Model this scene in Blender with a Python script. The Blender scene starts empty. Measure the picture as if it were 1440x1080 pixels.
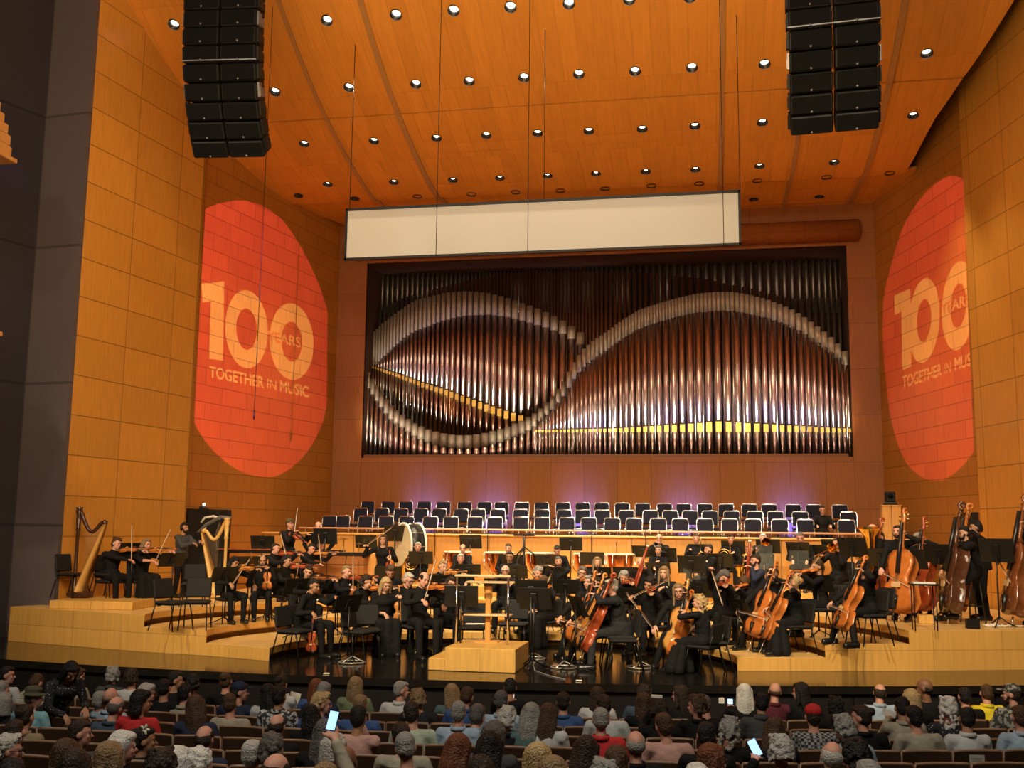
import bpy, bmesh, math, random
from math import sin, cos, pi, radians, sqrt, atan2
from mathutils import Vector, Matrix, Euler
from mathutils.geometry import delaunay_2d_cdt
random.seed(7)
V = Vector
SC = bpy.context.scene
COL = SC.collection
W, HH, FOC, EYE = 1440, 1080, 1456.0, 2.3
YAW, PIT, ROLL = radians(10.55), radians(8.05), 0.011
# ------------------------------------------------------------------ camera, world, exposure
_f = V((-sin(YAW)*cos(PIT), cos(YAW)*cos(PIT), sin(PIT)))
_r = V((cos(YAW), sin(YAW), 0)); _u = _r.cross(_f)
_R = cos(ROLL)*_r + sin(ROLL)*_u; _U = cos(ROLL)*_u - sin(ROLL)*_r
cam = bpy.data.cameras.new('camera'); cam.sensor_width = 36; cam.lens = FOC/W*36; cam.clip_end = 200; cam.clip_start = .05
camo = bpy.data.objects.new('camera', cam); COL.objects.link(camo)
M = Matrix((_R, _U, -_f)).transposed().to_4x4(); M.translation = (0, 0, EYE)
camo.matrix_world = M; SC.camera = camo
SC.view_settings.view_transform = 'Standard'; SC.view_settings.look = 'None'
SC.view_settings.gamma = 1; SC.view_settings.use_curve_mapping = False
SC.view_settings.exposure = 0.12
SC.cycles.max_bounces = 6; SC.cycles.diffuse_bounces = 3; SC.cycles.glossy_bounces = 3
SC.cycles.caustics_reflective = False; SC.cycles.caustics_refractive = False
SC.cycles.sample_clamp_indirect = 4.0
wd = bpy.data.worlds.new('world'); SC.world = wd; wd.use_nodes = True
wd.node_tree.nodes['Background'].inputs[0].default_value = (1.0, .62, .38, 1)
wd.node_tree.nodes['Background'].inputs[1].default_value = 0.01

def ray(x, y): return _R*((x-720)/FOC) + _U*((540-y)/FOC) + _f
def atz(x, y, z):
    d = ray(x, y); t = (z-EYE)/d.z; return V((d.x*t, d.y*t, z))
def atY(x, y, Y):
    d = ray(x, y); t = Y/d.y; return V((d.x*t, Y, EYE+d.z*t))
def atplane(x, y, P, a):
    n = V((cos(a), -sin(a), 0)); d = ray(x, y); t = n.dot(V((P[0], P[1], 0)))/n.dot(d); return d*t+V((0, 0, EYE))

def lamp(name, kind, loc, target, energy, color, size=.1, angle=60, blend=.5, sizey=None):
    l = bpy.data.lights.new(name, kind); l.energy = energy; l.color = color
    if kind == 'SPOT': l.spot_size = radians(angle); l.spot_blend = blend; l.shadow_soft_size = size
    elif kind == 'AREA':
        l.size = size
        if sizey: l.shape = 'RECTANGLE'; l.size_y = sizey
    else: l.shadow_soft_size = size
    o = bpy.data.objects.new(name, l); COL.objects.link(o); o.location = loc
    o.rotation_euler = (V(target)-V(loc)).to_track_quat('-Z', 'Y').to_euler()
    return o
# front of house lighting bridges above and behind the audience, aimed at the stage
for x, tx in ((-11, -8), (-7, -5.5), (-3, -2.5), (1, .5), (5, 3.5)):
    lamp('bridge_light', 'SPOT', (x, 3, 15.5), (tx, 21.5, .8), 6600, (1, .80, .50), .25, 35, .7)
# unseen fills added in mid-hall to brighten the wooden side walls and the canopy
lamp('wall_fill_spot', 'SPOT', (-3, 6, 9), (-13, 22, 5.2), 2300, (1, .68, .36), .4, 52, .9)
lamp('wall_fill_spot', 'SPOT', (-2, 6, 9), (6.8, 24, 5.5), 2000, (1, .68, .36), .4, 50, .9)
lamp('canopy_bounce_fill', 'AREA', (-3, 5, 7), (-3, 14.5, 19.5), 2700, (1, .66, .34), 9)  # added area lamp imitating the stage bounce on the canopy
# the house lights over the audience, dimmed
for x in (-10, -5, 0, 5):
    lamp('house_light', 'AREA', (x, 4.0, 13), (x, 10.5, 0), 300, (1, .90, .72), .8)

# ------------------------------------------------------------------ materials
MT = {}
def mat(name, col, rough=.6, metal=0, spec=.5, noise=.12, nscale=8, coat=0, bump=0, bscale=60):
    if name in MT: return MT[name]
    m = bpy.data.materials.new(name); m.use_nodes = True; nt = m.node_tree; b = nt.nodes['Principled BSDF']
    tc = nt.nodes.new('ShaderNodeTexCoord'); n = nt.nodes.new('ShaderNodeTexNoise'); n.inputs['Scale'].default_value = nscale
    n.inputs['Detail'].default_value = 3
    nt.links.new(tc.outputs['Object'], n.inputs['Vector'])
    mx = nt.nodes.new('ShaderNodeMix'); mx.data_type = 'RGBA'
    mx.inputs[6].default_value = (*[max(0, c*(1-noise)) for c in col], 1); mx.inputs[7].default_value = (*[min(1, c*(1+noise)) for c in col], 1)
    nt.links.new(n.outputs['Fac'], mx.inputs[0]); nt.links.new(mx.outputs[2], b.inputs['Base Color'])
    b.inputs['Roughness'].default_value = rough; b.inputs['Metallic'].default_value = metal
    b.inputs['Specular IOR Level'].default_value = spec; b.inputs['Coat Weight'].default_value = coat
    if bump:
        bn = nt.nodes.new('ShaderNodeTexNoise'); bn.inputs['Scale'].default_value = bscale; nt.links.new(tc.outputs['Object'], bn.inputs['Vector'])
        bp = nt.nodes.new('ShaderNodeBump'); bp.inputs['Strength'].default_value = bump; bp.inputs['Distance'].default_value = .02
        nt.links.new(bn.outputs['Fac'], bp.inputs['Height']); nt.links.new(bp.outputs['Normal'], b.inputs['Normal'])
    MT[name] = m; return m
def emit(name, col, s):
    if name in MT: return MT[name]
    m = bpy.data.materials.new(name); m.use_nodes = True; b = m.node_tree.nodes['Principled BSDF']
    b.inputs['Base Color'].default_value = (*col, 1); b.inputs['Emission Color'].default_value = (*col, 1); b.inputs['Emission Strength'].default_value = s
    MT[name] = m; return m
def wood(name, col, pw=1.3, ph=.855, zoff=0, rough=.42, joint=.35, grain=.12, stag=0.0, mort=.012, rib=0, plank=None, coat=0):
    """veneered panels: x along the face, z up (object space); joints are grooves of the panelling"""
    if name in MT: return MT[name]
    m = bpy.data.materials.new(name); m.use_nodes = True; nt = m.node_tree; N = nt.nodes; L = nt.links
    b = N['Principled BSDF']; b.inputs['Roughness'].default_value = rough; b.inputs['Coat Weight'].default_value = coat
    b.inputs['Specular IOR Level'].default_value = .35
    tc = N.new('ShaderNodeTexCoord'); sp = N.new('ShaderNodeSeparateXYZ'); L.new(tc.outputs['Object'], sp.inputs[0])
    cb = N.new('ShaderNodeCombineXYZ'); L.new(sp.outputs[0], cb.inputs[0])
    az = N.new('ShaderNodeMath'); az.operation = 'SUBTRACT'; az.inputs[1].default_value = zoff
    L.new(sp.outputs[1 if plank == 'xy' else 2], az.inputs[0]); L.new(az.outputs[0], cb.inputs[1])
    br = N.new('ShaderNodeTexBrick'); br.offset = stag; br.offset_frequency = 2
    br.inputs['Scale'].default_value = 1; br.inputs['Brick Width'].default_value = pw; br.inputs['Row Height'].default_value = ph
    br.inputs['Mortar Size'].default_value = mort; br.inputs['Mortar Smooth'].default_value = .2; br.inputs['Bias'].default_value = 0
    c1 = [c*(1+.07) for c in col]; c2 = [c*(1-.07) for c in col]; cm = [c*joint for c in col]
    br.inputs['Color1'].default_value = (*c1, 1); br.inputs['Color2'].default_value = (*c2, 1); br.inputs['Mortar'].default_value = (*cm, 1)
    L.new(cb.outputs[0], br.inputs['Vector'])
    mp = N.new('ShaderNodeMapping'); L.new(tc.outputs['Object'], mp.inputs[0]); mp.inputs['Scale'].default_value = (14, 14, 1.2) if plank != 'xy' else (14, 1.2, 1)
    ns = N.new('ShaderNodeTexNoise'); ns.inputs['Scale'].default_value = 1.3; ns.inputs['Detail'].default_value = 4; L.new(mp.outputs[0], ns.inputs['Vector'])
    mr = N.new('ShaderNodeMapRange'); mr.inputs['To Min'].default_value = 1-grain; mr.inputs['To Max'].default_value = 1+grain; mr.inputs['From Min'].default_value = .25; mr.inputs['From Max'].default_value = .75
    L.new(ns.outputs['Fac'], mr.inputs['Value'])
    mx = N.new('ShaderNodeMix'); mx.data_type = 'RGBA'; mx.blend_type = 'MULTIPLY'; mx.inputs[0].default_value = 1
    L.new(br.outputs['Color'], mx.inputs[6]); L.new(mr.outputs[0], mx.inputs[7]); L.new(mx.outputs[2], b.inputs['Base Color'])
    h = N.new('ShaderNodeMath'); h.operation = 'MULTIPLY'; h.inputs[1].default_value = -1; L.new(br.outputs['Fac'], h.inputs[0])
    hh = h
    if rib:
        wv = N.new('ShaderNodeTexWave'); wv.bands_direction = 'X'; wv.inputs['Scale'].default_value = rib; L.new(tc.outputs['Object'], wv.inputs['Vector'])
        ad = N.new('ShaderNodeMath'); ad.operation = 'MULTIPLY_ADD'; ad.inputs[1].default_value = .35; L.new(wv.outputs['Fac'], ad.inputs[0]); L.new(h.outputs[0], ad.inputs[2]); hh = ad
    bp = N.new('ShaderNodeBump'); bp.inputs['Distance'].default_value = .015; bp.inputs['Strength'].default_value = .6
    L.new(hh.outputs[0], bp.inputs['Height']); L.new(bp.outputs['Normal'], b.inputs['Normal'])
    MT[name] = m; return m

# ------------------------------------------------------------------ mesh building
class MB:
    def __init__(s): s.v = []; s.f = []; s.m = []; s.cur = 0; s.sm = []; s.smooth = True
    def add(s, vs, fs, smooth=None):
        o = len(s.v); s.v += [tuple(v) for v in vs]
        for f in fs: s.f.append([i+o for i in f]); s.m.append(s.cur); s.sm.append(s.smooth if smooth is None else smooth)
        return s
    def box(s, c, d, R=None, bev=0):
        c = V(c); hx, hy, hz = d[0]/2, d[1]/2, d[2]/2
        if bev <= 0:
            vs = [V((x, y, z)) for x in (-hx, hx) for y in (-hy, hy) for z in (-hz, hz)]
            fs = [(0, 1, 3, 2), (4, 6, 7, 5), (0, 4, 5, 1), (2, 3, 7, 6), (0, 2, 6, 4), (1, 5, 7, 3)]
        else:
            b = min(bev, hx*.95, hy*.95, hz*.95); vs = []; fs = []
            def ring(x, y, z):
                return [V((x, y-b if 0 else y, z)) for _ in ()]
            rs = []
            for (ix, iz) in ((b, -hz), (0, -hz+b), (0, hz-b), (b, hz)):
                X, Y = hx-ix, hy-ix; k = b if ix == 0 else b*.6
                rs.append([V(p) for p in ((-X+k, -Y, iz), (X-k, -Y, iz), (X, -Y+k, iz), (X, Y-k, iz), (X-k, Y, iz), (-X+k, Y, iz), (-X, Y-k, iz), (-X, -Y+k, iz))])
            for r in rs: vs += r
            for k in range(3):
                for i in range(8): fs.append((k*8+i, k*8+(i+1) % 8, (k+1)*8+(i+1) % 8, (k+1)*8+i))
            fs.append(tuple(reversed(range(8)))); fs.append(tuple(range(24, 32)))
        if R is not None: vs = [R @ v for v in vs]
        return s.add([v+c for v in vs], fs, False)
    def prism(s, poly, z0, z1, close=True):
        n = len(poly); a = sum(poly[i][0]*poly[(i+1) % n][1]-poly[(i+1) % n][0]*poly[i][1] for i in range(n))
        if a < 0: poly = poly[::-1]
        vs = [(p[0], p[1], z0) for p in poly]+[(p[0], p[1], z1) for p in poly]
        fs = [(i, (i+1) % n, n+(i+1) % n, n+i) for i in range(n)]
        s.add(vs, fs, False)
        if close:
            from mathutils.geometry import tessellate_polygon
            t = tessellate_polygon([[V((p[0], p[1], 0)) for p in poly]])
            top = [(a+n, b+n, c+n) for a, b, c in t]
            def up(f):
                A, B, C = [V(vs[i]) for i in f]; return (B-A).cross(C-A).z > 0
            s.add(vs, [f if up(f) else f[::-1] for f in top]+[f[::-1] if up(f) else f for f in t], False)
        return s
    def tube(s, pts, r, n=8, cap=True, rend=None):
        pts = [V(p) for p in pts]; k = len(pts)
        rs = r if isinstance(r, (list, tuple)) else [r]*k
        vs = []; up = None
        for i, p in enumerate(pts):
            t = (pts[min(i+1, k-1)]-pts[max(i-1, 0)])
            t = t.normalized() if t.length > 1e-9 else V((0, 0, 1))
            if up is None:
                up = V((0, 0, 1)) if abs(t.z) < .9 else V((1, 0, 0))
            x = t.cross(up)
            if x.length < 1e-6: x = t.orthogonal()
            x.normalize(); up = x.cross(t).normalized()
            for j in range(n):
                a = 2*pi*j/n; vs.append(p+(x*cos(a)+up*sin(a))*rs[i])
        fs = [(i*n+j, i*n+(j+1) % n, (i+1)*n+(j+1) % n, (i+1)*n+j) for i in range(k-1) for j in range(n)]
        fs = [f[::-1] for f in fs]
        if cap: fs += [tuple(range(n)), tuple(reversed(range((k-1)*n, k*n)))]
        return s.add(vs, fs)
    def cyl(s, a, b, r0, r1=None, n=16): return s.tube([a, b], [r0, r0 if r1 is None else r1], n)
    def cap(s, a, b, r0, r1=None, n=12):
        """closed tapered capsule"""
        a = V(a); b = V(b); r1 = r0 if r1 is None else r1; d = b-a
        t = d.normalized() if d.length > 1e-6 else V((0, 0, 1))
        pts = []; rs = []
        for k in range(1, 4):
            an = pi/2*k/3.001; pts.append(a-t*r0*cos(an)); rs.append(r0*sin(an))
        for k in range(2, -1, -1):
            an = pi/2*(k+1)/3.001; pts.append(b+t*r1*cos(an)); rs.append(r1*sin(an))
        return s.tube(pts, rs, n)
    def ell(s, c, r, R=None, nu=16, nv=10):
        c = V(c); vs = [V((0, 0, -1))]
        for i in range(1, nv):
            ph = -pi/2+pi*i/nv
            for j in range(nu): vs.append(V((cos(ph)*cos(2*pi*j/nu), cos(ph)*sin(2*pi*j/nu), sin(ph))))
        vs.append(V((0, 0, 1))); n = len(vs)
        fs = [(0, 1+(j+1) % nu, 1+j) for j in range(nu)]
        fs += [(1+i*nu+j, 1+i*nu+(j+1) % nu, 1+(i+1)*nu+(j+1) % nu, 1+(i+1)*nu+j) for i in range(nv-2) for j in range(nu)]
        fs += [(n-1, 1+(nv-2)*nu+j, 1+(nv-2)*nu+(j+1) % nu) for j in range(nu)]
        vs = [V((v.x*r[0], v.y*r[1], v.z*r[2])) for v in vs]
        if R is not None: vs = [R @ v for v in vs]
        return s.add([v+c for v in vs], fs)
    def lathe(s, prof, c=(0, 0, 0), n=20, R=None):
        """profile [(r,z)] about z"""
        c = V(c); vs = []; k = len(prof)
        for r, z in prof:
            for j in range(n):
                v = V((r*cos(2*pi*j/n), r*sin(2*pi*j/n), z)); vs.append((R @ v if R is not None else v)+c)
        fs = [(i*n+j, i*n+(j+1) % n, (i+1)*n+(j+1) % n, (i+1)*n+j) for i in range(k-1) for j in range(n)]
        return s.add(vs, fs)
    def mesh(s, name, mats):
        me = bpy.data.meshes.new(name); me.from_pydata(s.v, [], s.f)
        for m in (mats if isinstance(mats, (list, tuple)) else [mats]): me.materials.append(m)
        me.polygons.foreach_set('material_index', s.m); me.polygons.foreach_set('use_smooth', s.sm); me.update()
        return me
    def build(s, name, mats, parent=None, loc=None, rot=None):
        return link(name, s.mesh(name, mats), parent, loc, rot)
def link(name, me, parent=None, loc=None, rot=None):
    o = bpy.data.objects.new(name, me); COL.objects.link(o)
    if parent: o.parent = parent
    if loc is not None: o.location = loc
    if rot is not None: o.rotation_euler = rot
    return o
def tag(o, label, cat, group=None, kind=None):
    if label: o['label'] = label
    if cat: o['category'] = cat
    if group: o['group'] = group
    if kind: o['kind'] = kind
    return o
def struct(o, label=None):
    o['kind'] = 'structure'
    if label: o['label'] = label
    o['category'] = 'room'
    return o
def empty(name, loc, rz=0, label=None, cat=None, group=None):
    o = bpy.data.objects.new(name, None); o.empty_display_size = .1; COL.objects.link(o); o.location = loc; o.rotation_euler = (0, 0, rz)
    return tag(o, label, cat, group)
def dup(root, loc, rz=None, label=None, group=None, cat=None):
    def cp(o, parent):
        c = o.copy(); COL.objects.link(c); c.parent = parent
        for ch in list(o.children): cp(ch, c)
        return c
    r = cp(root, None); r.location = loc
    if rz is not None: r.rotation_euler = (0, 0, rz)
    if label: r['label'] = label
    if group: r['group'] = group
    if cat: r['category'] = cat
    return r
ORD = ['first', 'second', 'third', 'fourth', 'fifth', 'sixth', 'seventh', 'eighth', 'ninth', 'tenth', 'eleventh', 'twelfth', 'thirteenth', 'fourteenth', 'fifteenth', 'sixteenth', 'seventeenth', 'eighteenth', 'nineteenth', 'twentieth']
def ordn(i):
    return ORD[i] if i < 20 else ('twenty-'+ORD[i-20] if i < 29 else 'thirtieth' if i == 29 else 'thirty-'+ORD[i-30])

black = mat('black_cloth', (.006, .006, .007), .8, noise=.3, nscale=20, bump=.3, bscale=30)
blackm = mat('black_metal', (.012, .012, .013), .35, .3)
def lim(t):
    w = t.split(); return ' '.join(w[:16]).rstrip(',')
chrome = mat('chrome', (.75, .76, .8), .18, 1)
paper = mat('paper', (.8, .78, .7), .8)
darkv = mat('dark_void', (.004, .004, .004), .9)
# ------------------------------------------------------------------ hall shell
WC = (.50, .165, .028)
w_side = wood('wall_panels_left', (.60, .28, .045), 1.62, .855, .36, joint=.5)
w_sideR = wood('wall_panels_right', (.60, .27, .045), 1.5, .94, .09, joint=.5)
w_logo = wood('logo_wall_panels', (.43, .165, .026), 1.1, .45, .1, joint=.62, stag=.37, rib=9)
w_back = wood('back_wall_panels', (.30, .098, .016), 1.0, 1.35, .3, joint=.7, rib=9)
w_ceil = wood('canopy_veneer', (.68, .27, .035), .42, 2.6, 0, joint=.86, grain=.09, stag=.5, mort=.006, plank='xy', rough=.72)
w_chorus = wood('parapet_panels', (.55, .27, .07), 1.9, 3, 0, joint=.4)
trimw = mat('canopy_rib_wood', (.42, .2, .06), .5)

def wallface(name, A, B, z0, z1, m, label=None, thick=.12, side=1):
    """vertical wall from A to B (x,y); object space x runs along it"""
    A = V((A[0], A[1], 0)); B = V((B[0], B[1], 0)); d = B-A; L = d.length
    mb = MB(); mb.box((L/2, side*thick/2, (z0+z1)/2), (L, thick, z1-z0))
    o = mb.build(name, m, loc=A, rot=(0, 0, atan2(d.y, d.x)))
    return struct(o, label)
PL, AL = (-13.16, 19.9), radians(8.5)
PR, AR = (6.67, 24.2), radians(-14)
def along(P, a, s): return (P[0]+sin(a)*s, P[1]+cos(a)*s)
l0 = atplane(88, 700, PL, AL); l1 = atplane(274, 460, PL, AL)
r0_ = along(PR, AR, -3.2); r1_ = atplane(1363, 430, PR, AR)
wallface('wall_left', (l0.x, l0.y), (l1.x, l1.y), 0, 16, w_side, 'honey wood panelled side wall left of the stage', side=1)
# wooden return of the left wall at its far edge
wallface('wall_left', (l1.x-.02, l1.y+.12), (l1.x-.6, l1.y+.5), 0, 16, w_side, 'narrow wooden return behind the left panelled wall')
wallface('wall_right', r0_, (r1_.x, r1_.y), 0, 17, w_sideR, 'honey wood panelled side wall right of the stage', side=-1)
CL, CR = (-11.51, 31.0), (5.03, 31.0)
aL, aR = radians(10.5), radians(-14)
LL0 = along(CL, aL, -7.5); RL0 = along(CR, aR, -6.6)
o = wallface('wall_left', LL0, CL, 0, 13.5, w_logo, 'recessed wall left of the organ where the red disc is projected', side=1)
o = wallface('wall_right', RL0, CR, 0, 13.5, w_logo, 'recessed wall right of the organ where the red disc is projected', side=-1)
# back wall around the organ opening
OX0, OX1, OZ0, OZ1 = -10.55, 4.22, 4.5, 10.75
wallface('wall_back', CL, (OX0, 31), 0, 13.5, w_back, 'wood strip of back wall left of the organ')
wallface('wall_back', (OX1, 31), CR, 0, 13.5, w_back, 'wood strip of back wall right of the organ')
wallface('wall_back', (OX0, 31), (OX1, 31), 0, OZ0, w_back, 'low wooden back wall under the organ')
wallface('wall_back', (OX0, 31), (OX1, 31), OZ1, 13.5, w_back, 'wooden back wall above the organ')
mb = MB()
mb.box(((OX0+OX1)/2, 32.9, (OZ0+OZ1)/2), (OX1-OX0, .1, OZ1-OZ0))
mb.box((OX0-.05, 32, (OZ0+OZ1)/2), (.1, 1.9, OZ1-OZ0)); mb.box((OX1+.05, 32, (OZ0+OZ1)/2), (.1, 1.9, OZ1-OZ0))
mb.box(((OX0+OX1)/2, 32, OZ0-.05), (OX1-OX0, 1.9, .1)); mb.box(((OX0+OX1)/2, 32, OZ1+.05), (OX1-OX0, 1.9, .1))
struct(mb.build('wall_back', mat('recess_shade_brown', (.05, .02, .01), .8)), 'dark recess behind the organ pipes')  # dark brown puts the shade of the recess into its colour
# rounded wooden soffit above the organ
mb = MB(); p = atY(1043, 318, 30.7); q = atY(1222, 314, 30.7)
zc = 11.15
mb.tube([(-10.9, 30.85, zc), (4.55, 30.85, zc)], .33, 24)
struct(mb.build('trim_1', w_back), 'rounded wooden soffit running above the organ')

# dark columns and house wall at the left
colm = wood('grey_plaster', (.10, .078, .082), 40, 3.0, 2.3, joint=.6, mort=.03, rough=.8, grain=.03)
darkw = wood('dark_plaster', (.028, .024, .030), 40, 3.0, 2.3, joint=.6, mort=.03, rough=.8, grain=.05)
c1 = (l0.x, l0.y-.05); c2 = (-14.33, 19.75); c3 = (-15.6, 16.2)
wallface('wall_left', c2, c1, -1.1, 17, colm, 'grey plastered pier left of the wooden wall', side=1)
wallface('wall_left', c3, c2, -1.1, 17, darkw, 'dark plastered wall beside the grey pier', side=1)
wallface('wall_left', (-15.6, 4), c3, -1.1, 17, darkw, 'dark side wall of the auditorium')
wallface('wall_right', (r0_[0]+.0, r0_[1]-.05), (r0_[0]+2.2, r0_[1]-6), -1.1, 17, darkw, 'dark wall at the right edge of the proscenium', side=-1)
# balcony box fronts at the left frame edge
def balcony(px, py0, py1, Y, label):
    a = atY(px, py0, Y); b = atY(px, py1, Y); z1, z0 = a.z, b.z; t = empty('balcony_box', (a.x-1.3, Y-.8, z0), 0, label, 'balcony')
    mb = MB(); h = z1-z0
    n = 5
    for i in range(n):
        f = i/n; mb.box((0-.03*abs(i-1.5), 0, h*(f+.5/n)), (2.8-.1*i, 1.6-.05*i, h/n-.01), bev=.02)
    mb.build('stepped_front', mat('balcony_wood', (.5, .24, .07), .5, nscale=3), t)
    MB().box((0, 0, -.06), (2.9, 1.7, .08), bev=.01).build('base_moulding', mat('balcony_wood', (.5, .24, .07)), t)
    MB().box((.9, -.6, h+.02), (.7, .4, .04)).build('ledge', mat('balcony_rail', (.4, .15, .05)), t)
balcony(19, 146, 222, 16.6, 'stepped wooden balcony box at the upper left edge')
balcony(-4, 412, 465, 16.6, 'small wooden balcony corner at the left edge below the upper box')

# ceiling canopy: a profile bent along Y, three overlapping shells
PROF = [(16.0, 17.6), (18.5, 15.9), (20.0, 14.85), (21.5, 13.92), (23.2, 13.1), (24.2, 12.74), (25.1, 12.47), (27.0, 12.05), (28.1, 11.93), (31.2, 11.95)]
def pz(Y):
    """smooth interpolation of the profile"""
    P = PROF; n = len(P); Y = max(P[0][0], min(P[-1][0], Y))
    sl = [(P[i+1][1]-P[i][1])/(P[i+1][0]-P[i][0]) for i in range(n-1)]; m = [sl[0]]+[(sl[i]+sl[i-1])/2 for i in range(1, n-1)]+[0]
    for i in range(n-1):
        if Y <= P[i+1][0]:
            h = P[i+1][0]-P[i][0]; t = (Y-P[i][0])/h
            return (2*t**3-3*t*t+1)*P[i][1]+(t**3-2*t*t+t)*h*m[i]+(-2*t**3+3*t*t)*P[i+1][1]+(t**3-t*t)*h*m[i+1]
    return P[-1][1]
def hit(px, py):
    d = ray(px, py); lo, hi = 14/d.y, 31.2/d.y
    for _ in range(40):
        m_ = (lo+hi)/2
        if EYE+d.z*m_ < pz(d.y*m_): lo = m_
        else: hi = m_
    return V((d.x*lo, d.y*lo, pz(d.y*lo)))
def xy(px, py): p = hit(px, py); return (p.x, p.y)
YS1, YS2 = hit(980, 131).y, hit(900, 262).y
cans = [(245, 33), (460, 27), (557, 19), (638, 13), (718, 8), (800, 3), (885, -3), (970, -6),
        (387, 127), (491, 121), (585, 116), (660, 112), (737, 107), (814, 102), (893, 98), (973, 93), (1075, 88), (1303, 73),
        (428, 200), (526, 196), (614, 192), (684, 188), (756, 185), (828, 182), (903, 179), (977, 175), (1072, 170), (1284, 160),
        (461, 257), (554, 254), (637, 251), (703, 248), (770, 245), (838, 242), (908, 239), (978, 236), (1068, 231), (1173, 226)]
dark_cans = [(420, 273), (499, 277), (587, 274), (663, 271), (725, 268), (788, 266), (851, 263), (916, 259), (983, 256), (1065, 252), (1162, 247), (1251, 241), (1060, 283), (1152, 279)]
eL = [(80, -90), (133, 0), (175, 66), (253, 155), (290, 196), (325, 228), (357, 253)]
eR = [(1480, -90), (1425, 0), (1350, 114), (1316, 163), (1300, 192), (1290, 212)]
def edge_x(pts, Y):
    P = sorted([xy(*p) for p in pts], key=lambda p: p[1])
    for a, b in zip(P, P[1:]):
        if Y <= b[1]: return a[0]+(b[0]-a[0])*(Y-a[1])/(b[1]-a[1])
    a, b = P[-2:]; return a[0]+(b[0]-a[0])*(Y-a[1])/(b[1]-a[1])
eLb = [(330, 226), (357, 253), (400, 283), (440, 303), (481, 318)]
eRb = [(1316, 211), (1290, 240), (1262, 268), (1236, 291)]
def shell(name, Y0, Y1, L, Rr, dz, label, holes):
    st = [Y0+(Y1-Y0)*i/26 for i in range(27)]
    st = sorted(set(st)); vs = []; ed = []
    for Y in st: vs += [V((edge_x(L, Y), Y)), V((edge_x(Rr, Y), Y))]
    n = len(st)
    for i in range(n):
        ed.append((2*i, 2*i+1))
        if i < n-1: ed += [(2*i, 2*i+2), (2*i+1, 2*i+3)]
    hs = []
    for p in holes:
        h = hit(*p)
        if Y0+.2 < h.y < Y1-.2:
            hs.append((h.x, h.y)); b = len(vs)
            for k in range(20): vs.append(V((h.x+.125*cos(pi*k/10), h.y+.125*sin(pi*k/10)))); ed.append((b+k, b+(k+1) % 20))
    r = delaunay_2d_cdt(vs, ed, [], 0, 1e-6); ov, of = r[0], r[2]; fs = []
    for f in of:
        c = sum((ov[i] for i in f), V((0, 0)))/3
        if not (edge_x(L, c.y)-1e-3 < c.x < edge_x(Rr, c.y)+1e-3 and Y0 < c.y < Y1): continue
        if any((c.x-a)**2+(c.y-b)**2 < .122**2 for a, b in hs): continue
        fs.append(list(f))
    mb = MB(); mb.smooth = False; mb.add([(v.x, v.y, pz(v.y)+dz) for v in ov], fs)
    o = mb.build(name, w_ceil); s = o.modifiers.new('thickness', 'SOLIDIFY'); s.thickness = .07; s.offset = 0
    return struct(o, label)
allc = cans+dark_cans
shell('ceiling', 15.5, YS1, eL, eR, 0, 'front shell of the curved wooden ceiling canopy', allc)
shell('ceiling', YS1+.05, YS2, eL, eR, 0, 'middle shell of the curved wooden ceiling canopy', allc)
shell('ceiling', YS2-.1, 31.0, eLb, eRb, .1, 'rear shell of the wooden ceiling meeting the organ wall', allc)
mb = MB(); mb.box((-3.2, 24, 18.2), (30, 22, .1)); mb.box((-3.2, 31.2, 15), (24, .1, 6))
struct(mb.build('ceiling', darkv), 'dark void above the canopy')
# downlights
inner = mat('can_black', (.01, .008, .006), .4); bulb = emit('lamp_glow', (1, .9, .72), 9)
def can(label, on=True):
    t = empty('downlight', (0, 0, 0), 0, label, 'ceiling light', 'downlights in the wooden canopy')
    mb = MB(); mb.lathe([(.135, -.045), (.135, -.02), (.118, -.02), (.112, .22), (0.001, .22)], n=24); mb.build('housing', inner, t)
    if on:
        mb = MB(); mb.lathe([(.001, .02), (.05, .028), (.085, .06), (.095, .1)], n=20); mb.build('lens', bulb, t)
    return t
base_on = base_off = None; rowsY = {}
lst = [(hit(*p), p, True) for p in cans]+[(hit(*p), p, False) for p in dark_cans]
rown = [(0, 8, 'topmost'), (8, 18, 'second'), (18, 28, 'third'), (28, 38, 'fourth'), (38, 50, 'unlit fifth'), (50, 52, 'rear')]
for i, (h, p, on) in enumerate(lst):
    a, b, nm = [r for r in rown if r[0] <= i < r[1]][0]
    lab = '%s round downlight in the ceiling canopy, %s from the left in the %s row' % ('lit' if on else 'unlit', ordn(i-a), nm)
    if on and base_on is None: o = base_on = can(lab)
    elif not on and base_off is None: o = base_off = can(lab, False)
    else: o = dup(base_on if on else base_off, (0, 0, 0), 0, lab)
    o.location = (h.x, h.y, h.z+(.1 if h.y > YS2 else 0)-.02)
    sl = atan2(pz(h.y+.2)-pz(h.y-.2), .4); o.rotation_euler = (sl, 0, 0)
    if on and i not in (0, 8, 18):
        lamp('downlight_beam', 'SPOT', (h.x, h.y, h.z-.1), (h.x, h.y+(3.2 if h.y < 22.5 else 1.8), 0), 560, (1, .80, .5), .08, 58, .6)
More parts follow.
